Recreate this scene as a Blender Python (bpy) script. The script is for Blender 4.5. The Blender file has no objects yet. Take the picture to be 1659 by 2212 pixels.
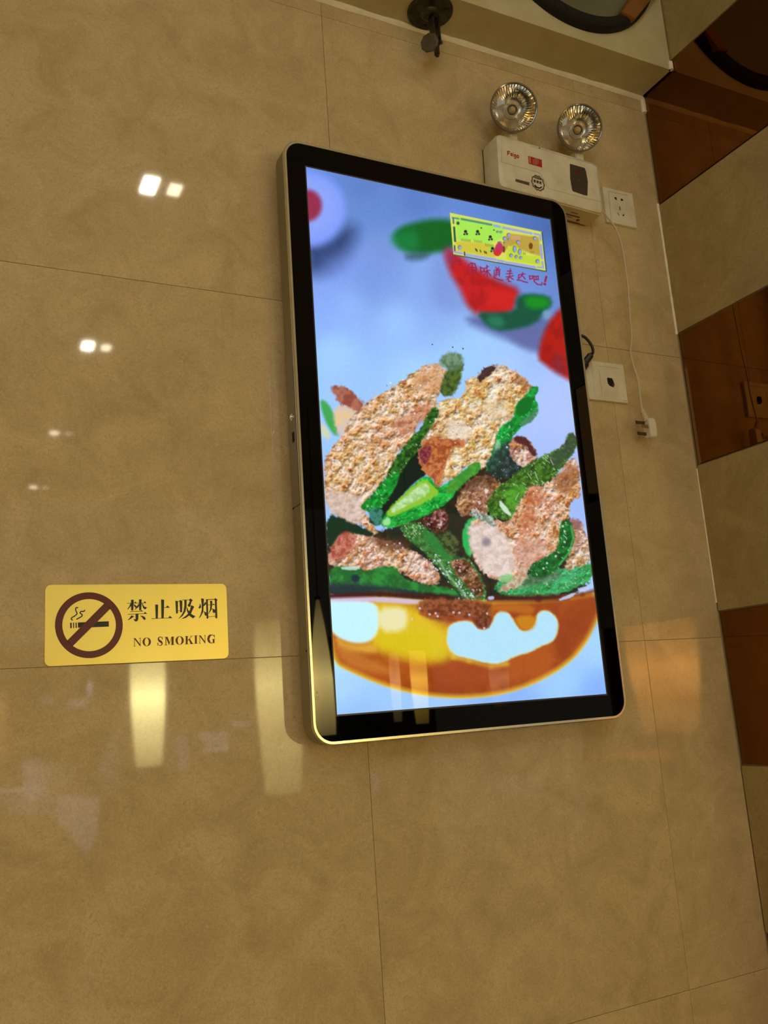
import bpy, bmesh, math
import numpy as np
from mathutils import Matrix, Vector
from mathutils.geometry import tessellate_polygon

# ---------------------------------------------------------------- camera, world, exposure
sc = bpy.context.scene
W, H, F = 1659, 2212, 1915.07334
CAM = np.array([0.0, -1.35638, 1.55])
ROT = np.array([[0.8965098704, 0.4419962138, -0.0301562469],
                [-0.4376272315, 0.8729432306, -0.2155284725],
                [-0.0689380772, 0.2064205978, 0.9760318019]])   # columns: right, forward, up
cam = bpy.data.objects.new('camera', bpy.data.cameras.new('camera'))
sc.collection.objects.link(cam)
cam.data.sensor_fit = 'HORIZONTAL'; cam.data.sensor_width = 36.0
cam.data.lens = 36.0 * F / W; cam.data.clip_start = 0.02
m = Matrix.Identity(4)
for i in range(3):
    m[i][0] = ROT[i][0]; m[i][1] = ROT[i][2]; m[i][2] = -ROT[i][1]; m[i][3] = CAM[i]
cam.matrix_world = m
sc.camera = cam
sc.view_settings.view_transform = 'Standard'; sc.view_settings.look = 'None'
sc.view_settings.gamma = 1.0; sc.view_settings.exposure = 0.0
sc.view_settings.use_curve_mapping = False
sc.cycles.sample_clamp_indirect = 4.0
sc.cycles.max_bounces = 8

AMBIENT = (0.97, 0.87, 0.60); AMBIENT_STRENGTH = 0.32
DOWNLIGHT = 110.0
world = bpy.data.worlds.new('room_glow'); sc.world = world; world.use_nodes = True
bg = world.node_tree.nodes['Background']
bg.inputs[0].default_value = (*AMBIENT, 1); bg.inputs[1].default_value = AMBIENT_STRENGTH

def area(name, loc, target, sx, sy, power, col):
    l = bpy.data.lights.new(name, 'AREA'); l.shape = 'RECTANGLE'; l.size = sx; l.size_y = sy
    l.energy = power; l.color = col
    o = bpy.data.objects.new(name, l); sc.collection.objects.link(o); o.location = loc
    o.rotation_euler = (Vector(target) - Vector(loc)).to_track_quat('-Z', 'Y').to_euler()
    return o
area('high_cool_fill', (-0.45, -3.2, 3.1), (0.5, 0, 2.3), 1.0, 0.7, 7.5, (0.80, 1.0, 1.02))  # added cool fill for the upper wall, its reflection kept out of view
area('low_warm_fill', (-0.70, -2.9, 0.75), (0.35, 0, 1.35), 0.7, 0.8, 8, (1.0, 0.66, 0.17))  # added warm fill for the lower wall, no real lamp stands here

# ---------------------------------------------------------------- helpers
def unproj(px, py, ax, v):
    d = ROT @ np.array([(px - W/2)/F, 1.0, -(py - H/2)/F])
    return CAM + d * ((v - CAM[ax]) / d[ax])
def project(P):
    q = (np.asarray(P) - CAM) @ ROT
    return W/2 + F*q[:, 0]/q[:, 1], H/2 - F*q[:, 2]/q[:, 1]
def srgb(*c):
    c = np.array(c, float)/255.0
    return tuple(np.where(c <= 0.04045, c/12.92, ((c+0.055)/1.055)**2.4))

def mat(name, col, rough=0.5, metal=0.0, spec=0.5, emit=None, estr=1.0, coat=0.0, ior=1.5):
    M = bpy.data.materials.new(name); M.use_nodes = True
    b = M.node_tree.nodes['Principled BSDF']
    b.inputs['Base Color'].default_value = (*col, 1); b.inputs['Roughness'].default_value = rough
    b.inputs['Metallic'].default_value = metal; b.inputs['Specular IOR Level'].default_value = spec
    b.inputs['IOR'].default_value = ior
    b.inputs['Coat Weight'].default_value = coat; b.inputs['Coat Roughness'].default_value = 0.05
    if emit is not None:
        b.inputs['Emission Color'].default_value = (*emit, 1); b.inputs['Emission Strength'].default_value = estr
    return M
def grime(M, scale, c1, c2, lo=0.35, hi=0.7, bump=0.0, detail=6):
    nt = M.node_tree; b = nt.nodes['Principled BSDF']
    g = nt.nodes.new('ShaderNodeNewGeometry')
    n = nt.nodes.new('ShaderNodeTexNoise'); n.inputs['Scale'].default_value = scale; n.inputs['Detail'].default_value = detail
    r = nt.nodes.new('ShaderNodeValToRGB')
    r.color_ramp.elements[0].position = lo; r.color_ramp.elements[0].color = (*c1, 1)
    r.color_ramp.elements[1].position = hi; r.color_ramp.elements[1].color = (*c2, 1)
    nt.links.new(g.outputs['Position'], n.inputs['Vector']); nt.links.new(n.outputs[0], r.inputs[0])
    nt.links.new(r.outputs[0], b.inputs['Base Color'])
    if bump:
        bp = nt.nodes.new('ShaderNodeBump'); bp.inputs['Strength'].default_value = bump; bp.inputs['Distance'].default_value = 0.001
        nt.links.new(n.outputs[0], bp.inputs['Height']); nt.links.new(bp.outputs[0], b.inputs['Normal'])
    return M

def stone(name, base, dark, light, rough, ior):
    M = mat(name, base, rough, ior=ior); nt = M.node_tree; L = nt.links; N = nt.nodes
    b = N['Principled BSDF']
    g = N.new('ShaderNodeNewGeometry'); oi = N.new('ShaderNodeObjectInfo')
    ad = N.new('ShaderNodeVectorMath'); ad.operation = 'MULTIPLY_ADD'
    ad.inputs[1].default_value = (7.3, 5.1, 3.7)
    L.new(oi.outputs['Random'], ad.inputs[0]); L.new(g.outputs['Position'], ad.inputs[2])
    def noise(scale, detail, dist=0.0, rgh=0.6):
        n = N.new('ShaderNodeTexNoise'); n.inputs['Scale'].default_value = scale; n.inputs['Detail'].default_value = detail
        n.inputs['Distortion'].default_value = dist; n.inputs['Roughness'].default_value = rgh
        L.new(ad.outputs[0], n.inputs['Vector']); return n.outputs[0]
    def ramp(src, p0, c0, p1, c1):
        r = N.new('ShaderNodeValToRGB'); e = r.color_ramp.elements
        e[0].position = p0; e[0].color = (*c0, 1); e[1].position = p1; e[1].color = (*c1, 1)
        L.new(src, r.inputs[0]); return r.outputs[0]
    def mix(kind, f, a, b_):
        x = N.new('ShaderNodeMixRGB'); x.blend_type = kind
        if isinstance(f, float): x.inputs[0].default_value = f
        else: L.new(f, x.inputs[0])
        for s, v in ((1, a), (2, b_)):
            if isinstance(v, tuple): x.inputs[s].default_value = (*v, 1)
            else: L.new(v, x.inputs[s])
        return x.outputs[0]
    c = ramp(noise(11, 6, 0.8, 0.66), 0.34, tuple(np.array(base)*np.array((0.84, 0.82, 0.76))), 0.66, tuple(np.array(base)*1.10))
    f1 = ramp(noise(85, 7, 2.5, 0.72), 0.50, (0, 0, 0), 0.68, (1, 1, 1))
    c = mix('MIX', f1, c, dark)
    f2 = ramp(noise(60, 5, 4.0, 0.65), 0.57, (0, 0, 0), 0.72, (0.85, 0.85, 0.85))
    c = mix('MIX', f2, c, light)
    f3 = ramp(noise(420, 3), 0.3, (0.90, 0.90, 0.90), 0.7, (1.08, 1.08, 1.08))
    c = mix('MULTIPLY', 1.0, c, f3)
    L.new(c, b.inputs['Base Color'])
    rr = N.new('ShaderNodeMapRange'); rr.inputs[3].default_value = rough*0.8; rr.inputs[4].default_value = rough*1.35
    L.new(noise(9, 3), rr.inputs[0]); L.new(rr.outputs[0], b.inputs['Roughness'])
    return M

class MB:
    def __init__(s): s.v = []; s.f = []
    def add(s, vs, fs):
        k = len(s.v); s.v += [tuple(map(float, p)) for p in vs]; s.f += [tuple(i+k for i in f) for f in fs]; return s
    def box(s, lo, hi):
        (a, b, c), (d, e, f) = lo, hi
        return s.add([(a,b,c),(d,b,c),(d,e,c),(a,e,c),(a,b,f),(d,b,f),(d,e,f),(a,e,f)],
                     [(3,2,1,0),(4,5,6,7),(0,1,5,4),(1,2,6,5),(2,3,7,6),(3,0,4,7)])
    def loft(s, rings, cap0=True, cap1=True, closed=True):
        n = len(rings[0]); vs = [p for r in rings for p in r]; fs = []
        for k in range(len(rings)-1):
            for i in range(n if closed else n-1):
                j = (i+1) % n; fs.append((k*n+i, k*n+j, (k+1)*n+j, (k+1)*n+i))
        if cap0: fs.append(tuple(range(n-1, -1, -1)))
        if cap1: fs.append(tuple(range((len(rings)-1)*n, len(rings)*n)))
        return s.add(vs, fs)
    def tube(s, pts, r, n=12):
        pts = [np.array(p, float) for p in pts]; rings = []; up = np.array([0.13, 0.31, 0.94])
        for i, p in enumerate(pts):
            t = pts[min(i+1, len(pts)-1)] - pts[max(i-1, 0)]; t /= np.linalg.norm(t)
            a = np.cross(t, up); a /= np.linalg.norm(a); b = np.cross(t, a)
            rr = r[i] if isinstance(r, (list, tuple)) else r
            rings.append([p + rr*(a*math.cos(q)+b*math.sin(q)) for q in np.linspace(0, 2*math.pi, n, endpoint=False)])
        return s.loft(rings)
    def lathe(s, c, axis, prof, n=48, cap0=True, cap1=True, ripple=None):
        c = np.array(c, float); t = np.array(axis, float); t /= np.linalg.norm(t)
        up = np.array([0, 0, 1.0]) if abs(t[2]) < 0.9 else np.array([1.0, 0, 0])
        a = np.cross(up, t); a /= np.linalg.norm(a); b = np.cross(t, a); rings = []
        for h, r in prof:
            rings.append([c + t*(h + (ripple[1]*math.cos(ripple[0]*q) if ripple else 0)) + r*(a*math.cos(q)+b*math.sin(q)) for q in np.linspace(0, 2*math.pi, n, endpoint=False)])
        return s.loft(rings, cap0, cap1)
    def build(s, name, M, parent=None, smooth=False, bevel=0.0, seg=2):
        org = np.array(parent['org']) if parent is not None and 'org' in parent else np.zeros(3)
        me = bpy.data.meshes.new(name)
        me.from_pydata([tuple(np.array(p)-org) for p in s.v], [], s.f); me.materials.append(M)
        bm = bmesh.new(); bm.from_mesh(me); bmesh.ops.recalc_face_normals(bm, faces=bm.faces)
        if bevel: bmesh.ops.bevel(bm, geom=bm.edges[:], offset=bevel, segments=seg, affect='EDGES', clamp_overlap=True)
        bm.to_mesh(me); bm.free()
        if smooth:
            me.polygons.foreach_set('use_smooth', [True]*len(me.polygons))
            me.set_sharp_from_angle(angle=math.radians(35))
        o = bpy.data.objects.new(name, me); sc.collection.objects.link(o)
        if parent is not None:
            o.parent = parent
            if 'org' in parent: o['org'] = list(org)
        return o
def tag(o, label, cat, group=None, kind=None):
    if label: o['label'] = label
    if cat: o['category'] = cat
    if group: o['group'] = group
    if kind: o['kind'] = kind
    return o
def thing(name, loc, label, cat, group=None):
    o = bpy.data.objects.new(name, None); sc.collection.objects.link(o); o.location = loc
    o['org'] = list(map(float, loc)); o.empty_display_size = 0.02
    return tag(o, label, cat, group)
def struct(o): o['kind'] = 'structure'; return o
def rrect(x0, x1, z0, z1, r, y, n=8):
    out = []
    for cx, cz, a0 in ((x1-r, z1-r, 0), (x0+r, z1-r, 90), (x0+r, z0+r, 180), (x1-r, z0+r, 270)):
        for k in range(n+1):
            a = math.radians(a0 + 90*k/n); out.append((cx+r*math.cos(a), y, cz+r*math.sin(a)))
    return out
def flat(mb, pts3, n, th=0.0003):
    """thin printed polygon (any outline) raised by th along n"""
    n = np.array(n, float); P = [np.array(p, float) for p in pts3]
    tri = tessellate_polygon([[Vector(p) for p in P]]); k = len(P)
    vs = P + [p + n*th for p in P]
    fs = [tuple(i+k for i in t) for t in tri] + [tuple(reversed(t)) for t in tri]
    fs += [(i, (i+1) % k, (i+1) % k + k, i+k) for i in range(k)]
    mb.add(vs, fs)
def stroke2(pts, w):
    """outline polygon of a 2D polyline with width(s)"""
    pts = [np.array(p, float) for p in pts]; Lf, Rt = [], []
    for i, p in enumerate(pts):
        t = pts[min(i+1, len(pts)-1)] - pts[max(i-1, 0)]; t /= np.linalg.norm(t); nn = np.array([-t[1], t[0]])
        ww = (w[i] if isinstance(w, (list, tuple)) else w)/2
        Lf.append(p+nn*ww); Rt.append(p-nn*ww)
    return Lf + Rt[::-1]
def curve_pts(pts, k=6):
    P = [np.array(p, float) for p in pts]; P = [2*P[0]-P[1]] + P + [2*P[-1]-P[-2]]; out = []
    for i in range(1, len(P)-2):
        for j in range(k):
            t = j/k; out.append(0.5*((2*P[i]) + (-P[i-1]+P[i+1])*t + (2*P[i-1]-5*P[i]+4*P[i+1]-P[i+2])*t*t + (-P[i-1]+3*P[i]-3*P[i+1]+P[i+2])*t**3))
    return out + [P[-2]]

# ---------------------------------------------------------------- materials
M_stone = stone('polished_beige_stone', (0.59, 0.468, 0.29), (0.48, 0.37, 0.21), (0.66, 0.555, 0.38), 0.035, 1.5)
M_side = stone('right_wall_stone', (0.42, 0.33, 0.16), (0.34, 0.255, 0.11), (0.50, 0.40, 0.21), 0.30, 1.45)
M_grout = mat('dark_grout', (0.36, 0.27, 0.155), 0.9)
M_caulk = grime(mat('white_caulk', (0.8, 0.74, 0.62), 0.6), 30, (0.84, 0.79, 0.68), (0.93, 0.90, 0.82))
M_cream = grime(mat('cream_paint', (0.55, 0.50, 0.33), 0.6), 18, (0.50, 0.45, 0.27), (0.58, 0.53, 0.36))
M_mirror = mat('bronze_tinted_mirror', (0.22, 0.095, 0.022), 0.012, metal=1.0)
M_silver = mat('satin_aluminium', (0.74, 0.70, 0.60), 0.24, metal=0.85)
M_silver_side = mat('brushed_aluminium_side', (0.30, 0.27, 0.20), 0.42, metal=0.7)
M_blackglass = mat('black_glass', (0.001, 0.001, 0.001), 0.02, spec=0.22, ior=1.45)
M_lcdedge = mat('grey_lcd_surround', (0.05, 0.045, 0.038), 0.3)
M_black = mat('black_plastic', (0.010, 0.009, 0.008), 0.4)
M_hole = mat('dark_opening', (0.008, 0.006, 0.004), 0.9)
M_white = grime(mat('aged_white_plastic', (0.72, 0.68, 0.60), 0.38), 25, (0.62, 0.57, 0.47), (0.76, 0.72, 0.63), 0.3, 0.6)
M_yellowed = mat('yellowed_white_plastic', (0.64, 0.53, 0.33), 0.4)
M_line = mat('grey_groove_line', (0.42, 0.38, 0.31), 0.6)
M_chrome = mat('chrome_reflector', (0.90, 0.88, 0.85), 0.10, metal=1.0)
M_rim = mat('clear_plastic_rim', (0.15, 0.12, 0.085), 0.15, coat=0.7)
M_gunmetal = grime(mat('gunmetal', (0.05, 0.045, 0.035), 0.38, metal=0.6), 60, (0.035, 0.028, 0.018), (0.08, 0.072, 0.055))
M_wood = grime(mat('orange_brown_wood', (0.24, 0.10, 0.025), 0.5), 12, (0.19, 0.075, 0.018), (0.28, 0.12, 0.03))
M_ring = mat('black_ribbed_rubber', (0.004, 0.0037, 0.0034), 0.8)
M_dimglass = mat('grey_green_glass', (0.16, 0.17, 0.12), 0.12, spec=0.8)
M_brass = mat('gold_brass_plate', (1.0, 0.80, 0.22), 0.36, metal=0.6, coat=0.1)
M_printred = mat('maroon_print', (0.125, 0.008, 0.010), 0.35)
M_printblack = mat('black_print', (0.012, 0.008, 0.006), 0.35)
M_red = mat('red_print', (0.42, 0.02, 0.025), 0.4)
M_greyprint = mat('grey_print', (0.16, 0.14, 0.10), 0.5)
M_darkgrey = mat('dark_grey_window', (0.055, 0.050, 0.042), 0.28)
M_cord = mat('off_white_cable', (0.60, 0.53, 0.40), 0.45)
M_pin = mat('brass_plug_pin', (0.66, 0.62, 0.52), 0.22, metal=1.0)

# clear lens: thin cover that lets light through and glints
M_lens = bpy.data.materials.new('clear_lens'); M_lens.use_nodes = True
nt = M_lens.node_tree; nt.nodes.clear()
o_ = nt.nodes.new('ShaderNodeOutputMaterial'); mx = nt.nodes.new('ShaderNodeMixShader')
tr = nt.nodes.new('ShaderNodeBsdfTransparent'); gl = nt.nodes.new('ShaderNodeBsdfGlossy'); fr = nt.nodes.new('ShaderNodeFresnel')
tr.inputs[0].default_value = (0.93, 0.90, 0.84, 1); gl.inputs[1].default_value = 0.04; fr.inputs[0].default_value = 1.5
nt.links.new(fr.outputs[0], mx.inputs[0]); nt.links.new(tr.outputs[0], mx.inputs[1]); nt.links.new(gl.outputs[0], mx.inputs[2])
nt.links.new(mx.outputs[0], o_.inputs[0])

def lamp_mat(name, z0, z1, peak, col, strength):
    """stand-in glow: light fall-off put into the emission, brightest at peak"""
    M = mat(name, (0.6, 0.5, 0.3), 0.6); n = M.node_tree.nodes; L = M.node_tree.links
    g = n.new('ShaderNodeNewGeometry'); s = n.new('ShaderNodeSeparateXYZ'); mr = n.new('ShaderNodeMapRange'); r = n.new('ShaderNodeValToRGB')
    mr.inputs[1].default_value = z0; mr.inputs[2].default_value = z1
    L.new(g.outputs['Position'], s.inputs[0]); L.new(s.outputs[2], mr.inputs[0]); L.new(mr.outputs[0], r.inputs[0])
    e = r.color_ramp.elements; e[0].position = 0; e[0].color = (0.16,)*3+(1,); e[1].position = 1; e[1].color = (0.10,)*3+(1,)
    k = r.color_ramp.elements.new(peak); k.color = (1, 1, 1, 1)
    k = r.color_ramp.elements.new(max(peak-0.25, 0.02)); k.color = (0.45,)*3+(1,)
    k = r.color_ramp.elements.new(min(peak+0.16, 0.97)); k.color = (0.50,)*3+(1,)
    mu = n.new('ShaderNodeMath'); mu.operation = 'MULTIPLY'; mu.inputs[1].default_value = strength
    L.new(r.outputs[0], mu.inputs[0]); b = n['Principled BSDF']
    b.inputs['Emission Color'].default_value = (*col, 1); L.new(mu.outputs[0], b.inputs['Emission Strength'])
    return M

# ---------------------------------------------------------------- setting
XC, ZS, YB = 1.4498, 2.902, -0.099          # right corner, soffit height, fascia plane
XJ = [1.2415 - 0.6145*k for k in range(0, 9)]; ZJ = [2.862, 2.245, 1.628, 0.994, 0.377]
wf = struct(MB().box((-3.6, 0.0025, 0), (XC+0.2, 0.15, 3.5)).build('wall_front', M_grout))
G = 0.00035
xs = [-3.6] + XJ[::-1] + [XC]; zs = [0.0] + ZJ[::-1] + [ZS]
shared = {}
def tile_obj(name, lo, hi, M, parent, bev):
    """one slab with a finely eased edge; equal slabs share their mesh"""
    lo = np.array(lo); hi = np.array(hi); c = (lo+hi)/2; key = (name, M.name, tuple(np.round(hi-lo, 4)))
    if key not in shared:
        o = MB().box(lo-c, hi-c).build(name, M, None, bevel=bev, seg=1); o.parent = parent; shared[key] = o
    else:
        o = shared[key].copy(); sc.collection.objects.link(o)
    o.location = c
    return o
xs = sorted(x for x in set(xs) if x >= -3.6)
for i in range(len(xs)-1):
    for j in range(len(zs)-1):
        if xs[i+1]-xs[i] < 0.02: continue
        tile_obj('tile', (xs[i]+G, 0.0, zs[j]+G), (xs[i+1]-G, 0.0085, zs[j+1]-G), M_stone, wf, 0.0004)
# right wall: alternating courses of stone and bronze mirror
wr = struct(MB().box((XC+0.006, -0.502, 0), (XC+0.16, 0.0, 3.5)).build('wall_right', M_grout))
zr = [3.50, 3.24, 2.929, 2.618, 2.3025, 1.996, 1.6825, 1.3705, 1.058, 0.7455, 0.433, 0.12, 0.0]
kinds = ['m', 's', 'm', 's', 'm', 's', 'm', 's', 'm', 's', 'm', 's']
for k in range(12):
    z1, z0 = zr[k], zr[k+1]
    for j in range(1):
        y1 = -0.0015 - 0.5*j; y0 = y1 - 0.5 + 0.0012
        if kinds[k] == 's':
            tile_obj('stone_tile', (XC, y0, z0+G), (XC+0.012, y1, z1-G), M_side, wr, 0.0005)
        else:
            # mirror pane with a ground bevel all round, set in a dark joint
            e, bv, d = 0.0028, 0.010, 0.0016; rings = []
            for ins, iz, dx in ((e, e, 0.0), (e, e, -0.0008), (e+bv, e+0.0008, -0.0008-d)):
                rings.append([(XC+0.002+dx+0.001, y0+ins, z0+iz), (XC+0.002+dx+0.001, y1-ins, z0+iz),
                              (XC+0.002+dx+0.001, y1-ins, z1-iz), (XC+0.002+dx+0.001, y0+ins, z1-iz)])
            mo = MB(); mo.loft(rings); o = mo.build('mirror_pane', M_mirror, None); o.parent = wr
            o['label'] = 'bronze tinted mirror pane with bevelled edge'
# ceiling beam over the front wall
bm_ = struct(MB().box((-3.6, YB, ZS), (XC-0.004, 0.0, 3.50)).build('trim_1', M_cream))
struct(MB().box((-3.6, -7.0, 3.50), (7.0, 0.15, 3.62)).build('ceiling', grime(mat('ceiling_paint', (0.6, 0.52, 0.36), 0.7), 3, (0.56, 0.48, 0.32), (0.62, 0.54, 0.38))))
struct(MB().box((-3.6, -7.0, -0.1), (7.0, 0.15, 0.0)).build('floor', grime(mat('floor_tile', (0.40, 0.24, 0.10), 0.25), 3, (0.36, 0.21, 0.08), (0.44, 0.28, 0.12))))
struct(MB().box((-3.72, -7.0, -0.1), (-3.6, 0.15, 3.62)).build('wall_left', grime(mat('left_wall_paint', (0.16, 0.12, 0.07), 0.6), 3, (0.15, 0.11, 0.06), (0.17, 0.13, 0.08))))
def caulk(name, pts, r):
    b = MB(); n = len(pts); rng = np.random.RandomState(4)
    rr = [r*(0.85+0.3*rng.rand()) for _ in pts]; b.tube(pts, rr, 8)
    return struct(b.build(name, M_caulk, None, smooth=True))
caulk('trim_2', [(x, 0.001, ZS-0.0035) for x in np.linspace(-3.5, XC-0.003, 160)], 0.0075)
caulk('trim_3', [(XC-0.0005, 0.0008, z) for z in np.linspace(2.30, 2.622, 24)], 0.0035)
caulk('trim_4', [(XC+0.0005, 0.0006, z) for z in np.linspace(1.70, 1.99, 20)], 0.0022)
caulk('trim_5', [(XC-0.001, 0.0008, z) for z in np.linspace(2.86, 2.9, 6)], 0.0065)
caulk('trim_6', [(XC-0.004, YB-0.0005, z) for z in np.linspace(2.902, 2.922, 5)], 0.005)

# ---------------------------------------------------------------- wall screen
SX0, SW, SZ1 = 0.549663, 0.52917, 2.47675
SH = SW*16/9*1.00401; SX1, SZ0 = SX0+SW, SZ1-SH; YF = -0.06319
GX0, GX1, GZ0, GZ1 = SX0-0.03654, SX1+0.03842, SZ0-0.03997, SZ1+0.04324
tv = thing('display_screen', ((GX0+GX1)/2, -0.03, (GZ0+GZ1)/2), 'tall black wall screen with silver edge showing stuffed green peppers', 'screen')
rim, R = 0.0053, 0.029
b = MB()
b.loft([rrect(GX0-rim, GX1+rim, GZ0-rim, GZ1+rim, R+rim, YF+0.0398), rrect(GX0-rim, GX1+rim, GZ0-rim, GZ1+rim, R+rim, YF+0.0045)])
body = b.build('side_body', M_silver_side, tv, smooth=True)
b = MB()
o1 = [rrect(GX0-rim, GX1+rim, GZ0-rim, GZ1+rim, R+rim, YF+0.0045), rrect(GX0-rim, GX1+rim, GZ0-rim, GZ1+rim, R+rim, YF+0.0010),
      rrect(GX0-rim+0.0014, GX1+rim-0.0014, GZ0-rim+0.0014, GZ1+rim-0.0014, R+rim-0.0014, YF-0.0003),
      rrect(GX0, GX1, GZ0, GZ1, R, YF-0.0002), rrect(GX0, GX1, GZ0, GZ1, R, YF+0.0045)]
b.loft(o1, False, False)
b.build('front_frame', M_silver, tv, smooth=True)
b = MB(); g0 = rrect(GX0+.0003, GX1-.0003, GZ0+.0003, GZ1-.0003, R, YF+0.0004); k = len(g0)
q = 0.0026                                                   # glass with the picture area cut out
def inner(y, ins):
    out = []
    for (x, yy, z) in g0:
        cx, cz = (GX0+GX1)/2, (GZ0+GZ1)/2
        out.append((x, y, z))
    return out
# border as four strips between rounded outline and picture rectangle
cnr = [(SX1+q, YF+0.0004, SZ1+q), (SX0-q, YF+0.0004, SZ1+q), (SX0-q, YF+0.0004, SZ0-q), (SX1+q, YF+0.0004, SZ0-q)]
vs = list(g0) + cnr; fs = []
n8 = 9
for ci in range(4):
    for t in range(n8-1):
        fs.append((ci*n8+t, ci*n8+t+1, k+ci))
    fs.append((ci*n8+n8-1, (ci*n8+n8) % k, k+(ci+1) % 4, k+ci))
b.add(vs, fs); b.build('glass_border', M_blackglass, tv)
b = MB(); b.loft([[(x, YF+0.0004, z) for x, _, z in cnr], [(x, YF+0.0012, z) for x, _, z in cnr],
                  [(SX1, YF+0.0014, SZ1), (SX0, YF+0.0014, SZ1), (SX0, YF+0.0014, SZ0), (SX1, YF+0.0014, SZ0)]], False, False)
b.build('picture_surround', M_lcdedge, tv)
# details of the left side: key lock, slot, service flap seam, small screw
xl = GX0-rim
b = MB(); b.lathe((xl, -0.0418, 2.017), (-1, 0, 0), [(-0.001, 0.0062), (0.0012, 0.0062), (0.0016, 0.0056), (0.0016, 0.0036), (0.0030, 0.0032), (0.0030, 0.0005)], 24)
b.build('key_lock', M_chrome, tv, smooth=True)
MB().box((xl-0.0004, -0.0475, 1.9735), (xl+0.001, -0.0385, 1.9905)).build('port_slot', M_hole, tv)
b = MB(); b.box((xl-0.0003, YF+0.0040, 1.8649), (xl+0.001, YF+0.0395, 1.8661)); b.box((xl-0.0003, YF+0.0052, 1.866), (xl+0.001, YF+0.0058, 2.10))
b.build('flap_seam', M_hole, tv)
MB().lathe((xl, -0.0262, 1.8650), (-1, 0, 0), [(-0.0005, 0.0021), (0.0004, 0.0021)], 16).build('seam_hole', M_hole, tv)
MB().lathe((xl, -0.0533, 1.6321), (-1, 0, 0), [(-0.0005, 0.0018), (0.0004, 0.0018)], 16).build('screw', M_hole, tv)
b = MB()
for (x, z, r) in ((0.5180, 1.5672, 0.0021), (0.5183, 1.5588, 0.0032)):
    b.lathe((x, YF+0.0004, z), (0, -1, 0), [(0, r), (0.0002, r)], 20)
b.build('indicator_dots', mat('pale_print', (0.62, 0.52, 0.25), 0.4), tv)
# mount behind the screen
MB().box((0.66, YF+0.0398, 1.75), (0.97, -0.0002, 2.25)).build('wall_mount', M_black, tv, bevel=0.003)

# ---------------------------------------------------------------- the picture on the screen (flat print of light, painted point by point)
NU, NV = 470, 840
uu, vv = np.meshgrid(np.linspace(0, 1, NU), np.linspace(0, 1, NV))
YS = YF + 0.0013
PX, PY = project(np.stack([SX0 + uu.ravel()*SW, np.full(uu.size, YS), SZ1 - vv.ravel()*SH], 1))
PX, PY = PX.reshape(uu.shape), PY.reshape(uu.shape)      # chart coordinates of each picture point
rng = np.random.RandomState(7)
def vnoise(s, seed, oct=3, ax=1.0, ang=0.0):
    out = np.zeros_like(PX); amp = 1.0; tot = 0
    ca, sa = math.cos(ang), math.sin(ang)
    for o in range(oct):
        rs = np.random.RandomState(seed*17+o); T = rs.rand(256, 256)
        x = (PX*ca+PY*sa)/s*ax*(2**o)+o*13.7; y = (-PX*sa+PY*ca)/s*(2**o)+o*5.1
        xi = np.floor(x).astype(int); yi = np.floor(y).astype(int); fx = x-xi; fy = y-yi
        fx = fx*fx*(3-2*fx); fy = fy*fy*(3-2*fy)
        a = T[yi % 256, xi % 256]; b_ = T[yi % 256, (xi+1) % 256]; c = T[(yi+1) % 256, xi % 256]; d = T[(yi+1) % 256, (xi+1) % 256]
        out += amp*((a*(1-fx)+b_*fx)*(1-fy)+(c*(1-fx)+d*fx)*fy); tot += amp; amp *= 0.5
    return out/tot
N4, N8, N16, N40 = vnoise(4, 1, 2), vnoise(8, 2, 3), vnoise(16, 3, 3), vnoise(45, 4, 3)
HT = vnoise(13, 50, 3)*1.0 + vnoise(7, 51, 2)*0.45
GX_, GY_ = np.gradient(HT, axis=1), np.gradient(HT, axis=0); RELIEF = np.clip((-GX_*0.5 - GY_)*7.5, -1, 1)
FL = vnoise(7, 40, 2, 1.7, -0.9); B10, B7, B14, B5 = vnoise(10, 31, 2), vnoise(7, 32, 2), vnoise(15, 33, 2), vnoise(5, 34, 2)
N3 = vnoise(3, 9, 1); N6 = vnoise(6, 10, 2)
IMG = np.zeros(PX.shape+(3,))
samples = [(670,370,98,138,222),(720,385,92,130,210),(790,400,86,122,195),(900,430,82,120,196),(1050,462,86,128,208),(1150,476,72,110,185),(1188,490,66,98,165),
 (760,470,96,135,208),(830,450,93,132,208),(830,560,110,142,214),(760,560,118,150,228),(700,620,125,160,244),(800,620,112,148,224),(900,600,128,165,238),(940,570,130,165,235),
 (760,660,138,180,252),(860,690,148,194,255),(720,760,152,202,255),(690,690,130,170,250),(900,820,156,204,255),(1050,740,152,198,250),(960,660,135,175,240),(850,600,118,152,226),(930,640,125,160,235),
 (1150,600,100,138,215),(1195,560,84,122,200),(1195,640,96,130,200),(1130,640,105,140,215),(1180,840,165,192,255),(1210,900,166,192,255),(1225,980,160,185,250),(1245,1080,160,196,255),(1250,1180,165,195,250),
 (1100,800,160,200,255),(1000,780,150,200,255),(720,880,150,196,255),(1150,780,150,185,245),(720,1400,170,225,255),(740,1500,165,210,255),(760,1535,140,185,255),(900,1525,150,195,255),(1100,1515,130,175,255),(1290,1490,125,170,255),(1290,1400,155,205,255),(1220,1470,150,200,255)]
num = np.zeros(IMG.shape); den = np.zeros(PX.shape)
for x, y, r, g, b_ in samples:
    w = 1/(((PX-x)**2+(PY-y)**2)+1500)**1.8; num += w[..., None]*np.array([r, g, b_]); den += w
IMG[:] = num/den[..., None]*np.array([1.07, 1.045, 1.02])
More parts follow.
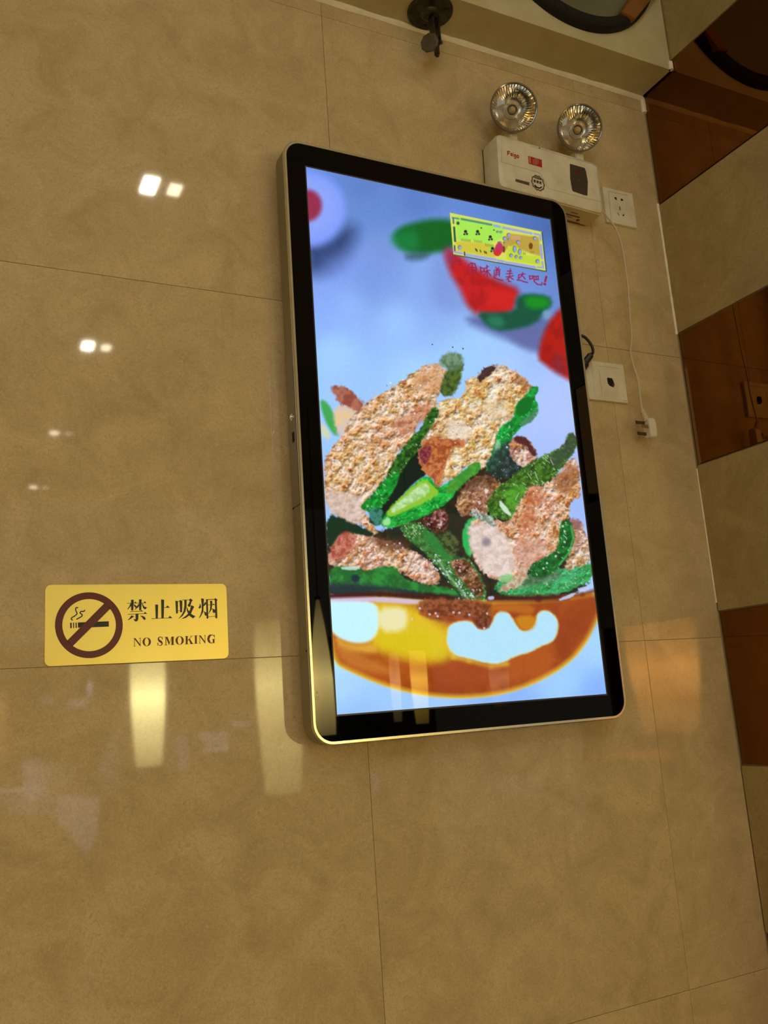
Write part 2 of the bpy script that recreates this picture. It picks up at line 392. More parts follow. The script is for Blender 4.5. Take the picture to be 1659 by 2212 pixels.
def sdf(poly, x, y):
    P = np.array(poly, float); d = np.full(x.shape, 1e9); s = np.zeros(x.shape, bool)
    for i in range(len(P)):
        a, b_ = P[i], P[(i+1) % len(P)]; e = b_-a; wx, wy = x-a[0], y-a[1]
        t = np.clip((wx*e[0]+wy*e[1])/max(e @ e, 1e-9), 0, 1)
        d = np.minimum(d, (wx-e[0]*t)**2+(wy-e[1]*t)**2)
        c1 = (a[1] <= y) != (b_[1] <= y)
        with np.errstate(divide='ignore', invalid='ignore'):
            xc = a[0] + (y-a[1])/(e[1] if e[1] else 1e-9)*e[0]
        s ^= c1 & (x < xc)
    d = np.sqrt(d); return np.where(s, d, -d)
def region(P, pad):
    P = np.array(P, float)
    mk = (PX > P[:, 0].min()-pad) & (PX < P[:, 0].max()+pad) & (PY > P[:, 1].min()-pad) & (PY < P[:, 1].max()+pad)
    return mk
def put(mk, al, col):
    al = al[:, None]; IMG[mk] = IMG[mk]*(1-al) + np.asarray(col, float)*al
def smooth(P, n=1):
    for _ in range(n):
        Q = []
        for i in range(len(P)):
            a, b_ = np.array(P[i], float), np.array(P[(i+1) % len(P)], float); Q += [a*0.75+b_*0.25, a*0.25+b_*0.75]
        P = Q
    return P
def poly(P, col, blur=1.5, wob=0.0, alpha=1.0, col2=None, ns=None, sm=1, edge=None, ew=6, fl=None):
    """soft polygon; col2 is mixed in by a noise field; edge = (colour) drawn just inside the outline"""
    P = smooth(P, sm); mk = region(P, blur*2+wob+2)
    if not mk.any(): return
    d = sdf(P, PX[mk], PY[mk]) + wob*2*(N6[mk]-0.5) + (1.4 if sm else 0)
    t = np.clip((d+blur)/(2*blur), 0, 1); t = t*t*(3-2*t)
    c = np.tile(np.array(col, float), (len(d), 1))
    if col2 is not None:
        f = np.clip(((ns if ns is not None else N16)[mk]-0.36)/0.28, 0, 1)[:, None]; c = c*(1-f)+np.array(col2, float)*f
    if edge is not None:
        f = np.clip(1-d/ew, 0, 1)[:, None]; c = c*(1-f)+np.array(edge, float)*f
    if fl is not None:
        c = c*(1+RELIEF[mk][:, None]*0.28)
        f = np.clip((FL[mk]-0.72)*9, 0, 0.7)[:, None]; c = c*(1-f)+np.array(fl, float)*f
    put(mk, t*alpha, c)
def line(pts, w, col, blur=0.8, alpha=1.0):
    for i in range(len(pts)-1):
        a, b_ = np.array(pts[i], float), np.array(pts[i+1], float); mk = region([a, b_], w+blur*2+1)
        e = b_-a; x, y = PX[mk]-a[0], PY[mk]-a[1]; t = np.clip((x*e[0]+y*e[1])/max(e @ e, 1e-9), 0, 1)
        d = w/2 - np.hypot(x-e[0]*t, y-e[1]*t); t = np.clip((d+blur)/(2*blur), 0, 1); put(mk, t*alpha, col)
def dot(x, y, r, col, blur=0.8, alpha=1.0, ry=None):
    ry = ry or r; mk = region([(x-r, y-ry), (x+r, y+ry)], blur*2+1)
    d = (1-np.hypot((PX[mk]-x)/r, (PY[mk]-y)/ry))*min(r, ry); t = np.clip((d+blur)/(2*blur), 0, 1); t = t*t*(3-2*t); put(mk, t*alpha, col)
def Z3(P): return [(650+x/2.6333, 700+y/2.6333) for x, y in P]
def Z4(P): return [(650+x/2.8603, 350+y/2.8603) for x, y in P]
def Z5(P): return [(650+x/2.3366, 1250+y/2.3366) for x, y in P]
def Z1(P): return [(960+x/6.9125, 450+y/6.9125) for x, y in P]
def crumb(P, base=(210,166,118), light=(232,214,196), dark=(196,120,56), deep=(142,70,34), blur=2.0, wob=5.0, sm=1):
    """fried crumb crust: warm base, pale crumbs, toasted pits"""
    P = smooth(P, sm); mk = region(P, blur*2+wob+2)
    d = sdf(P, PX[mk], PY[mk]) + wob*2*(N6[mk]-0.5) + 1.4
    t = np.clip((d+blur)/(2*blur), 0, 1)
    base, light, dark, deep = (np.array(v, float) for v in (base, light, dark, deep))
    c = np.tile(base, (len(d), 1))
    def m(f, k, top=1.0):
        f = np.clip(f, 0, top)[:, None]; return c*(1-f)+np.array(k, float)*f
    c = m((N40[mk]-0.44)*3.2, base*0.93+np.array((8, 6, -22)), 0.8); c = m((0.46-N40[mk])*3.0, base*0.96+np.array((2, -8, 12)), 0.8)
    c = m((B14[mk]-0.52)*4, light*0.6+base*0.4, 0.7); c = m((0.42-B14[mk])*4, dark*0.6+base*0.4, 0.7)
    c = m((HT[mk]/1.45-0.52)*5, light, 0.7); c = m((0.42-HT[mk]/1.45)*6, dark, 0.75); c = m((0.33-HT[mk]/1.45)*8, deep, 0.5)
    rl = RELIEF[mk][:, None]; c = c*(1+np.clip(rl, -1, 0)*0.42) + np.clip(rl, 0, 1)*np.array((58, 54, 58))
    c = m((B7[mk]-0.70)*8, (246, 238, 242), 0.6)
    f = np.clip(1-d/8, 0, 1)[:, None]*0.28; c = c*(1-f)+np.array((150,104,84))*f
    put(mk, t, c)
# --- blurred backdrop
poly([(655,520),(700,520),(745,490),(770,500),(745,560),(700,590),(660,590)], (42,62,112), 34, alpha=0.95)
dot(662, 452, 84, (128,158,255), 14, ry=82); dot(664, 448, 66, (150,172,250), 20, alpha=0.6, ry=60)
dot(664, 444, 31, (150,44,78), 8, ry=34)
poly([(850,505),(872,488),(930,474),(985,476),(985,536),(940,547),(890,546),(858,532)], (4,98,34), 11, sm=2)
poly([(840,515),(868,500),(900,498),(905,540),(865,540)], (18,140,74), 15, alpha=0.6); poly([(875,548),(930,545),(920,560),(880,562)], (40,80,80), 10, alpha=0.7)
poly([(700,545),(800,560),(860,600),(700,600)], (120,152,240), 30, alpha=0.35)
poly(Z4([(820,560),(900,620),(980,760),(1040,900),(900,930),(820,880),(800,700)]), (118,145,215), 22, alpha=0.6)
poly(Z4([(1010,980),(1090,940),(1330,950),(1560,960),(1600,1090),(1500,1180),(1380,1130),(1180,1060)]), (92,108,168), 14, alpha=0.95)
poly(Z4([(1280,1050),(1460,1010),(1520,1120),(1440,1170),(1330,1120)]), (98,108,165), 14, alpha=0.9)
poly(Z4([(890,540),(960,555),(1000,600),(1130,690),(1250,748),(1350,790),(1320,850),(1300,945),(1090,940),(1030,890),(980,770),(920,680)]), (196,28,34), 12, col2=(176,24,30))
poly(Z4([(880,520),(960,540),(940,640),(890,600)]), (140,60,120), 14, alpha=0.55)
poly(Z4([(1150,770),(1330,800),(1300,920),(1160,900)]), (214,34,34), 12, alpha=0.8)
poly(Z4([(1090,930),(1190,935),(1330,925),(1330,840),(1390,815),(1530,830),(1550,880),(1500,920),(1450,1000),(1250,1045),(1155,1015)]), (14,84,62), 8)
poly(Z4([(1150,960),(1230,950),(1260,1010),(1180,1020)]), (40,130,95), 10, alpha=0.8); poly(Z4([(1380,830),(1530,840),(1530,900),(1400,905)]), (12,142,36), 9)
poly(Z4([(1495,925),(1530,920),(1545,960),(1510,970)]), (120,160,190), 5, alpha=0.9)
poly(Z4([(1560,950),(1640,880),(1900,850),(1900,1500),(1720,1380),(1480,1235),(1470,1180),(1500,1060)]), (178,26,22), 9, col2=(160,20,18))
poly(Z4([(1560,1180),(1620,1200),(1640,1320),(1560,1290)]), (110,60,90), 14, alpha=0.4)
# --- logo plaque
poly(Z1([(92,80),(1462,365),(1530,948),(150,700)]), (34,62,66), 0.8, sm=0)
poly(Z1([(80,65),(1455,350),(1517,935),(135,688)]), (214,222,92), 0.8, sm=0)
poly(Z1([(170,120),(900,260),(880,430),(600,560),(560,500),(420,480),(190,470)]), (166,232,84), 3, sm=0)
poly(Z1([(170,490),(580,520),(740,560),(760,740),(190,640)]), (206,196,66), 4, sm=0)
poly(Z1([(1000,380),(1410,430),(1440,720),(1200,640),(960,560),(900,660),(860,560),(900,420)]), (186,160,66), 3, sm=0)
poly(Z1([(940,600),(1060,540),(1200,700),(1420,720),(1450,860),(920,760)]), (194,214,62), 3, sm=0)
BL = (158,166,222)
for P, w, c in [([(255,160),(700,245)], 32, (84,146,118)), ([(742,258),(828,276)], 34, BL), ([(880,288),(1300,375)], 36, BL), ([(145,285),(160,490)], 30, (20,92,72)),
                ([(120,140),(212,155)], 22, (84,140,150)), ([(132,150),(136,222)], 24, (70,120,130)), ([(152,560),(156,655)], 22, (60,70,120)), ([(160,655),(265,675)], 34, BL),
                ([(318,694),(760,768)], 42, BL), ([(800,782),(885,797)], 42, BL), ([(925,810),(1350,880)], 40, BL), ([(1340,378),(1430,400),(1437,475)], 28, BL),
                ([(1440,552),(1458,745)], 34, BL), ([(1460,800),(1476,885),(1392,880)], 28, BL)]:
    line(Z1(P), w/6.9, c, 0.7)
line(Z1([(300,655),(302,700)]), 2.6, (40,60,50)); line(Z1([(1455,360),(1520,940)]), 1.6, (40,64,60)); line(Z1([(140,695),(1520,942)]), 1.6, (70,84,40))
for x, y in ((315,365), (495,365), (685,445), (718,618)):
    if y > 600: dot(*Z1([(712,612)])[0], 6.2, (146,228,84), 1)
    cx, cy = Z1([(x, y)])[0]; dot(cx, cy-2.6, 3.4, (32,36,22), 1.0); dot(cx-2.4, cy+3.2, 2.2, (44,50,30), 0.9); dot(cx+3.2, cy+2.6, 2.4, (40,46,28), 0.9); dot(cx+0.2, cy+1.4, 1.7, (130,132,150), 0.8)
for x0, x1, y in ((240,410,468), (435,575,486), (602,742,543), (1275,1350,652), (1170,1225,672)):
    for t in range(int((x1-x0)/22)):
        xx = x0+11+t*22; line(Z1([(xx, y-14+(xx-x0)*0.12), (xx+2, y+14+(xx-x0)*0.12)]), 1.5, (116,128,50), 0.8, 0.8)
for x, y in ((470,615), (485,628), (540,638), (602,655), (625,660)): line(Z1([(x-6, y-14), (x+4, y+14)]), 1.9, (52,44,18), 0.8)
for x, y, r, ry in ((235,588,22,26), (207,225,18,20), (1355,450,24,24), (1395,795,24,24), (965,400,24,22), (905,455,24,24), (965,472,12,14), (1105,510,24,24), (1055,612,24,44), (1130,655,22,38), (1000,708,20,22), (1078,728,20,20), (1145,742,20,18), (830,520,26,18), (800,355,16,12), (850,360,16,12), (900,520,10,10)):
    cx, cy = Z1([(x, y)])[0]; dot(cx-0.8, cy-0.6, r/6.9+0.9, (88,104,90), 0.8, ry=ry/6.9+0.9); dot(cx, cy, r/6.9, (150,168,206) if x > 220 else (50,80,50), 0.7, ry=ry/6.9)
poly(Z1([(1000,400),(1140,420),(1140,472),(990,462)]), (206,160,110), 1.2, sm=0); dot(*Z1([(1290,562)])[0], 4.4, (116,68,22), 1, ry=7)
dot(*Z1([(885,612)])[0], 3, (100,62,22), 1, ry=7); dot(*Z1([(550,293)])[0], 1.6, (30,50,20)); dot(*Z1([(740,325)])[0], 1.6, (60,90,40))
poly(Z1([(790,530),(835,515),(862,560),(872,620),(820,702),(768,700),(735,658),(762,590)]), (192,50,96), 1.4); poly(Z1([(770,640),(830,620),(820,702),(768,700),(740,665)]), (212,44,44), 1.6)
# --- handwritten slogan
PUR = (152,26,72)
for st in [[(360,850),(345,900),(350,965)], [(358,850),(400,818),(455,828),(478,900),(472,975)], [(380,882),(460,886)], [(375,925),(465,928)], [(416,830),(418,985)],
           [(535,875),(545,960)], [(535,880),(600,905),(588,935)], [(545,952),(592,935)], [(608,892),(655,868)], [(588,945),(680,925)], [(632,850),(640,1030)], [(632,940),(588,1005)], [(645,945),(690,1005)],
           [(768,880),(782,902)], [(812,880),(795,908)], [(758,918),(832,914)], [(775,930),(770,1010)], [(775,932),(822,936),(822,1010)], [(775,960),(818,962)], [(775,988),(818,990)], [(742,930),(748,1000),(738,1030),(800,1062),(872,1075)],
           [(938,938),(1000,938)], [(928,978),(1012,972)], [(920,1025),(1028,1008)], [(986,905),(970,1022)], [(972,1022),(928,1066)], [(958,1040),(958,1092),(992,1094)], [(980,1030),(1028,1062)],
           [(1108,992),(1202,980)], [(1168,960),(1160,1000),(1118,1042)], [(1160,1002),(1206,1056)], [(1108,1004),(1104,1062)], [(1085,1070),(1140,1076),(1190,1096),(1242,1108)],
           [(1268,1010),(1276,1062)], [(1268,1012),(1322,1010),(1310,1052)], [(1276,1052),(1312,1050)], [(1340,1018),(1402,1014),(1402,1062),(1342,1066)], [(1370,1018),(1370,1062)], [(1336,1012),(1340,1090),(1390,1136),(1450,1142),(1456,1112)],
           [(1522,1022),(1504,1092)], [(1490,1128),(1506,1136)]]:
    heavy = st[0][0] > 1480
    line(Z1(st), 4.4 if heavy else 2.3, PUR, 0.9, 0.95)
for st in [[(190,770),(240,760)], [(205,800),(255,790)], [(225,750),(230,840)], [(180,845),(260,835)]]: line(Z1(st), 2.2, (150,22,60), 1.2, 0.6)
for x, y in ((934,744), (978,750), (1000,753)): dot(x, y, 1.5, (20,20,26), 0.6)
# --- the dish
poly(Z3([(140,1085),(300,1130),(420,1190),(560,1150),(690,1080),(840,1000),(880,860),(1100,780),(1200,700),(1330,760),(1400,790),(1470,880),(1490,1000),(1530,1120),(1610,1340),(1640,1480),(1500,1560),(1100,1570),(900,1545),(600,1540),(150,1520)]), (26,34,26), 4, 6, col2=(50,34,22))
poly(Z3([(1500,960),(1600,900),(1640,1180),(1560,1110),(1520,1080)]), (160,190,250), 5)
poly(Z3([(112,430),(150,450),(190,520),(218,600),(205,640),(160,590),(120,490)]), (66,168,86), 5); poly(Z3([(115,560),(150,600),(170,650),(120,640)]), (220,220,160), 6, alpha=0.8)
poly(Z3([(190,470),(300,440),(380,480),(360,600),(220,640),(190,560)]), (216,196,190), 6, 3, col2=(230,200,150))
crumb(Z3([(630,280),(700,240),(770,230),(830,260),(850,320),(800,390),(760,450),(730,520),(650,560),(640,650),(570,710),(530,770),(510,850),(460,890),(420,950),(370,1010),(350,1060),(440,1180),(410,1200),(330,1120),(290,1150),(220,1100),(160,1050),(136,960),(135,780),(180,700),(250,620),(300,520),(370,450),(470,390),(560,345)]))
poly(Z3([(140,940),(260,960),(360,1000),(360,1090),(300,1150),(200,1090),(150,1050)]), (206,178,168), 8, 4, 0.75, col2=(222,206,200), ns=N8)
poly(Z3([(165,345),(270,365),(310,415),(360,450),(330,505),(270,470),(215,450)]), (146,74,62), 4, 4, col2=(176,110,90))
poly(Z3([(540,545),(640,500),(730,430),(745,500),(690,560),(640,600),(590,640),(520,600)]), (168,84,54), 9, 5, 0.55, col2=(200,120,80), ns=N8)
poly(Z3([(640,300),(720,250),(800,250),(820,330),(760,400),(660,380)]), (214,158,122), 12, 4, 0.5)
poly(Z3([(840,250),(925,215),(910,300),(890,360),(850,415),(790,400),(805,330)]), (52,72,34), 4, 4, col2=(84,112,44), ns=N8)
poly(Z3([(785,215),(820,168),(900,165),(928,215),(890,260),(840,260)]), (116,150,122), 5, 3, col2=(86,116,84), ns=N8)
poly(Z3([(650,700),(690,650),(700,800),(720,850),(640,900),(570,980),(520,1040),(470,1100),(440,1150),(380,1120),(430,1060),(530,930),(560,850),(620,760)]), (14,30,24), 3)
poly(Z3([(735,490),(790,470),(780,540),(725,620),(690,690),(640,745),(595,800),(555,860),(525,950),(480,1010),(440,1060),(390,1070),(350,1045),(352,1020),(420,960),(480,880),(520,800),(560,735),(620,660),(690,590)]), (56,112,36), 2.5, 3, col2=(28,74,24), ns=N8, fl=(176,214,168))
poly(Z3([(545,830),(560,860),(525,950),(480,1010),(440,1060),(395,1070),(352,1045),(352,1020),(420,965),(490,885)]), (20,150,46), 3, 2, col2=(14,110,34), ns=N16, fl=(176,214,168))
poly(Z3([(390,1060),(450,1040),(465,1090),(440,1150),(400,1120)]), (30,90,74), 4, 3, col2=(60,130,110), ns=N6)
crumb(Z3([(1005,300),(1045,248),(1110,235),(1200,260),(1260,300),(1310,350),(1330,385),(1270,430),(1225,470),(1215,530),(1160,570),(1120,600),(1110,700),(1080,760),(1040,830),(1000,790),(950,800),(880,870),(820,890),(780,930),(740,870),(690,820),(668,740),(700,655),(735,600),(770,560),(790,500),(775,450),(840,425),(900,430),(938,380),(940,320)]), base=(216,182,124), light=(236,224,206))
poly(Z3([(830,570),(920,540),(980,600),(940,680),(850,670)]), (232,214,196), 9, 4, 0.7)
poly(Z3([(1060,420),(1160,440),(1170,540),(1090,560),(1030,500)]), (224,206,180), 10, 4, 0.5)
poly(Z3([(670,740),(700,670),(745,640),(830,650),(925,660),(920,700),(860,700),(835,770),(800,850),(775,950),(740,870),(690,825)]), (152,64,28), 4, 6, 0.88, col2=(196,112,60), ns=N6)
poly(Z3([(672,740),(700,690),(740,700),(730,760),(700,800)]), (92,28,54), 4, 4, 0.85, col2=(150,60,70), ns=N4)
poly(Z3([(1005,300),(1050,245),(1120,238),(1070,290),(1020,330)]), (52,28,34), 3, 4, 0.9); poly(Z3([(1240,300),(1300,340),(1290,370),(1220,330)]), (140,80,50), 5, 4, 0.6)
poly(Z3([(1310,365),(1352,352),(1345,385),(1322,410),(1352,480),(1322,545),(1262,575),(1210,620),(1190,690),(1150,770),(1090,835),(1045,830),(1095,730),(1112,640),(1140,580),(1210,545),(1225,460),(1285,405)]), (12,126,44), 2.5, 2, col2=(24,160,60), ns=N16, fl=(176,214,168))
poly(Z3([(1225,455),(1285,410),(1320,430),(1300,500),(1230,530)]), (8,112,36), 3); poly(Z3([(1345,480),(1322,545),(1262,575),(1250,560),(1310,520)]), (90,130,110), 4, 2, 0.8)
poly(Z3([(1110,660),(1135,665),(1130,760),(1105,740)]), (180,220,190), 3, 2, 0.75, ns=N4)
poly(Z3([(1060,770),(1200,640),(1280,700),(1250,820),(1160,880),(1060,850)]), (30,48,44), 6, 5, 0.9, col2=(60,80,80), ns=N8)
crumb(Z3([(1190,660),(1240,640),(1300,660),(1345,745),(1310,810),(1250,810),(1190,750)]), base=(176,128,100), wob=3); poly(Z3([(1215,640),(1270,640),(1345,735),(1320,750),(1270,680),(1220,670)]), (84,40,40), 3, 3)
crumb(Z3([(880,1010),(950,900),(1040,855),(1125,895),(1140,960),(1090,1020),(1060,1080),(970,1090),(900,1080)]), base=(142,92,58), light=(196,158,120), dark=(110,60,30), deep=(60,30,16)); poly(Z3([(940,880),(1040,850),(1120,890),(1000,930),(920,960)]), (80,52,34), 12, 4, 0.6)
crumb(Z3([(690,1100),(760,1050),(830,1060),(835,1160),(780,1190),(710,1150)]), base=(88,34,20), light=(160,110,100), dark=(60,20,12), deep=(30,10,8), wob=4)
poly(Z3([(455,1130),(480,1085),(560,1005),(640,920),(700,865),(745,880),(770,945),(850,900),(950,815),(1015,780),(1015,830),(955,875),(895,930),(850,1000),(760,1060),(680,1100),(600,1130),(520,1157),(468,1150)]), (30,172,58), 2.5, 2, col2=(14,142,44), ns=N16, fl=(110,214,120))
poly(Z3([(850,900),(950,815),(1015,780),(1015,830),(955,875),(870,960),(820,960)]), (62,138,44), 3, 3, 0.9, col2=(90,160,60), ns=N8)
poly(Z3([(490,1060),(560,995),(640,925),(705,880),(745,920),(790,960),(730,1000),(640,1040),(560,1075),(500,1100)]), (140,196,52), 3, 2)
poly(Z3([(515,1050),(580,1000),(650,940),(705,900),(735,945),(690,985),(620,1020),(560,1050),(520,1075)]), (196,230,176), 3, 2, col2=(160,206,120), ns=N8)
poly(Z3([(460,1125),(500,1100),(510,1130),(480,1150)]), (170,230,160), 3, 1, 0.9)
crumb(Z3([(160,1290),(205,1230),(235,1180),(320,1190),(420,1220),(520,1240),(600,1270),(700,1330),(770,1400),(800,1460),(720,1490),(640,1450),(560,1400),(440,1390),(380,1415),(300,1390),(160,1385)]), base=(192,138,104))
poly(Z3([(200,1190),(260,1160),(320,1200),(290,1290),(230,1330),(165,1340),(165,1290)]), (164,66,56), 6, 6, 0.85, col2=(200,120,100), ns=N6)
poly(Z3([(150,1080),(260,1120),(360,1170),(420,1200),(330,1190),(230,1170),(150,1290)]), (8,44,24), 4, 3)
poly(Z3([(400,1215),(520,1215),(640,1270),(560,1300),(440,1260)]), (90,54,32), 8, 5, 0.7)
poly(Z3([(160,1385),(300,1380),(380,1412),(450,1382),(540,1385),(560,1440),(700,1490),(870,1500),(910,1565),(760,1560),(500,1530),(170,1510)]), (44,140,54), 3, 3, col2=(30,100,40), ns=N16)
poly(Z3([(120,1490),(400,1500),(700,1530),(1000,1560),(1000,1585),(700,1570),(400,1545),(120,1540)]), (34,26,30), 5, 3, 0.95)
poly(Z3([(130,1470),(350,1480),(520,1500),(700,1530),(700,1560),(400,1545),(170,1530)]), (30,52,56), 7, 3, 0.85); dot(*Z3([(310,1447)])[0], 9, (22,44,60), 4)
poly(Z3([(230,1385),(330,1378),(330,1396),(240,1396)]), (220,240,230), 2, 1, 0.8)
poly(Z3([(1300,1420),(1400,1400),(1560,1380),(1655,1350),(1665,1450),(1560,1500),(1440,1545),(1250,1555),(1100,1525),(1130,1450)]), (48,148,76), 3, 4, col2=(66,168,110), ns=N16, fl=(176,214,168))
poly(Z3([(1240,1440),(1440,1400),(1480,1440),(1330,1480),(1250,1500)]), (70,84,66), 8, 4, 0.7, col2=(120,120,100), ns=N6)
crumb(Z3([(1520,1110),(1590,1120),(1645,1250),(1645,1350),(1560,1390),(1490,1400),(1530,1300),(1560,1210)]), base=(184,146,112)); poly(Z3([(1530,1105),(1590,1120),(1590,1170),(1540,1160)]), (140,90,90), 5, 3, 0.8)
poly(Z3([(1060,1020),(1100,950),(1180,890),(1280,810),(1400,740),(1500,690),(1515,630),(1560,625),(1575,690),(1510,780),(1450,860),(1380,920),(1300,930),(1260,1000),(1235,1085),(1180,1125),(1120,1100),(1065,1075)]), (74,122,36), 3, 4, col2=(48,84,30), ns=N8, fl=(176,214,168))
poly(Z3([(1140,960),(1220,920),(1290,930),(1240,1020),(1210,1080),(1170,1000)]), (90,170,44), 6, 3, 0.85, col2=(70,140,40), ns=N8); poly(Z3([(1400,760),(1500,700),(1520,630),(1560,625),(1570,690),(1500,780),(1440,820)]), (60,74,60), 6, 3, 0.75)
poly(Z3([(1130,1000),(1165,1040),(1200,1090),(1170,1080),(1135,1040)]), (220,240,220), 2, 1, 0.9)
for a, b_ in (((1290,850),(1310,880)), ((1330,840),(1350,890)), ((1420,770),(1435,800)), ((1240,960),(1220,1000))): line(Z3([a, b_]), 1.6, (200,220,190), 1.0, 0.8)
poly(Z3([(915,1190),(960,1098),(1080,1095),(1100,1110),(1000,1200),(970,1330),(930,1290)]), (40,178,84), 3, 2)
crumb(Z3([(960,1110),(1060,1100),(1110,1120),(1200,1125),(1245,1010),(1300,930),(1400,915),(1480,840),(1560,740),(1580,850),(1590,985),(1540,1000),(1520,1100),(1490,1190),(1465,1290),(1400,1310),(1330,1370),(1240,1440),(1150,1470),(1040,1420),(985,1340),(962,1250)]), base=(208,160,122))
poly(Z3([(960,1130),(1080,1140),(1150,1180),(1200,1270),(1225,1380),(1160,1455),(1050,1415),(985,1330),(958,1220)]), (214,192,184), 8, 5, 0.9, col2=(236,220,214), ns=N8); dot(*Z3([(1055,1240)])[0], 9, (128,122,132), 6, 0.8)
poly(Z3([(1290,920),(1360,930),(1380,990),(1330,1060),(1340,1150),(1290,1200),(1240,1180),(1270,1080)]), (176,84,44), 8, 6, 0.75, col2=(208,140,100), ns=N6)
poly(Z3([(1440,880),(1560,780),(1580,880),(1520,960),(1450,950)]), (150,84,44), 8, 6, 0.6, col2=(110,54,30), ns=N8); poly(Z3([(1220,1240),(1300,1220),(1400,1240),(1380,1320),(1260,1400)]), (206,150,130), 9, 4, 0.6)
poly(Z3([(960,1065),(1040,1075),(1090,1110),(1110,1160),(1040,1120),(970,1095)]), (190,206,200), 3, 4, 0.85, col2=(120,130,120), ns=N4)
poly(Z3([(1475,1130),(1525,1110),(1556,1200),(1530,1300),(1465,1385),(1380,1445),(1300,1430),(1310,1370),(1420,1320),(1468,1280)]), (14,84,28), 3, 3, col2=(26,110,44), ns=N8, fl=(176,214,168))
line(Z3([(1535,1150),(1550,1215),(1525,1300),(1470,1370)]), 3.2, (60,190,90), 1.6, 0.9)
for a in ((1490,1150),(1500,1180),(1450,1320),(1400,1360),(1380,1390),(1500,1240)): dot(*Z3([a])[0], 2.4, (190,230,200), 1.2, 0.9)
poly(Z3([(1200,1450),(1260,1390),(1290,1380),(1285,1450),(1240,1500),(1180,1510),(1130,1530),(1140,1500)]), (216,190,170), 3, 5, 0.9, col2=(190,140,110), ns=N6); poly(Z3([(1120,1440),(1200,1420),(1210,1450),(1150,1465)]), (120,200,120), 4, 3, 0.8)
# diagonal pepper at the front
poly(Z3([(565,1150),(620,1125),(700,1145),(780,1240),(850,1330),(900,1325),(960,1335),(1015,1420),(1055,1520),(1045,1590),(980,1618),(930,1560),(860,1480),(795,1400),(735,1320),(650,1255),(590,1205)]), (70,132,60), 2.5, 3, col2=(44,96,40), ns=N8, fl=(176,214,168))
poly(Z3([(690,1170),(760,1190),(840,1300),(880,1330),(840,1350),(760,1290),(700,1220)]), (40,128,52), 4, 2, 0.8); poly(Z3([(780,1180),(860,1190),(900,1260),(870,1330),(800,1260)]), (36,58,26), 5, 4, 0.9, col2=(90,100,50), ns=N6)
crumb(Z3([(840,1345),(940,1330),(990,1400),(1045,1500),(1020,1560),(950,1500),(890,1420)]), base=(96,56,24), light=(190,150,110), dark=(64,30,12), deep=(34,18,10), wob=4)
for k in range(70):
    t = rng.rand(); x = 760+250*t+rng.randn()*18-10*(1-t); y = 1320+250*t+rng.randn()*16; dot(*Z3([(x-10, y+18)])[0], 0.9+1.6*rng.rand(), (206,222,232), 0.9, 0.85)
line(Z3([(780,1340),(830,1420),(890,1490),(960,1580)]), 3.6, (170,206,170), 2.2, 0.6)
for k in range(26):
    x = 580+120*rng.rand(); y = 1130+90*rng.rand(); dot(*Z3([(x, y)])[0], 0.9+rng.rand(), (196,220,170), 1, 0.7)
for k in range(60):                                          # oil glints over the dark gaps
    x, y = rng.choice([720,780,1200,1360,620,1150,1300])+rng.randn()*30, 0
    y = {0: 1100}.get(0)+rng.randn()*40 if x < 900 else 830+rng.randn()*60
    dot(*Z3([(x, y)])[0], 0.7+0.8*rng.rand(), (190,190,200), 0.8, 0.55)
for k in range(260):                                         # pale glints and toasted specks on the crust
    c = [(300,820,140,170),(600,430,120,90),(960,560,160,190),(1380,1060,110,150),(430,1290,150,50)][rng.randint(5)]
    x, y = Z3([(c[0]+rng.randn()*c[2]*0.5, c[1]+rng.randn()*c[3]*0.5)])[0]
    dot(x, y, 0.8+1.5*rng.rand(), (248,238,240) if rng.rand() < 0.55 else (186,104,40), 0.9, 0.75)
# --- sauce
poly(Z5([(140,95),(420,92),(600,115),(960,112),(1300,100),(1500,60),(1530,130),(1492,215),(1440,330),(1350,432),(1200,522),(1050,577),(880,603),(700,600),(550,577),(400,535),(250,470),(165,425),(140,280)]), (176,84,26), 3.5, 0, col2=(152,64,20), ns=N40, sm=2, edge=(232,196,56), ew=13)
poly(Z5([(330,80),(590,130),(700,220),(760,260),(750,390),(620,420),(420,370),(330,340)]), (226,190,34), 24, 3, 1.0, sm=2)
poly(Z5([(380,250),(640,250),(760,300),(760,420),(560,400),(380,350)]), (220,196,30), 18, 0, 0.8)
line(Z5([(742,260),(735,330),(770,395),(850,415),(960,445),(1040,430)]), 9, (226,186,50), 5, 0.8)
line(Z5([(960,160),(925,260)]), 8, (190,110,30), 4, 0.8)
poly(Z5([(170,290),(240,330),(380,330),(380,380),(200,360)]), (226,170,60), 9, 0, 0.9)
poly(Z5([(180,330),(330,390),(480,480),(330,470),(200,420)]), (206,130,56), 12, 0, 0.7); poly(Z5([(650,430),(950,440),(1050,480),(900,540),(700,540)]), (168,72,30), 14, 0, 0.7)
poly(Z5([(120,100),(380,110),(398,200),(384,285),(330,325),(245,322),(160,280),(130,200)]), (198,246,255), 5, 0, sm=2, edge=(226,236,206), ew=6)
poly(Z5([(385,150),(520,145),(540,200),(520,262),(400,268)]), (238,234,190), 9, 0, 0.9)
poly(Z5([(150,92),(420,95),(600,112),(590,128),(440,118),(300,112),(150,112)]), (214,190,230), 4, 0, 0.9); line(Z5([(140,88),(400,78),(620,90),(760,100)]), 9, (70,16,14), 3.5, 0.95); line(Z5([(950,100),(1200,100),(1340,92)]), 12, (74,20,14), 5, 0.95); line(Z5([(1300,100),(1420,80),(1500,55)]), 7, (110,36,16), 4, 0.8)
poly(Z5([(590,130),(640,100),(960,110),(955,190),(860,205),(720,215),(610,190)]), (104,50,26), 6, 5, 0.9, col2=(150,80,50), ns=N6)
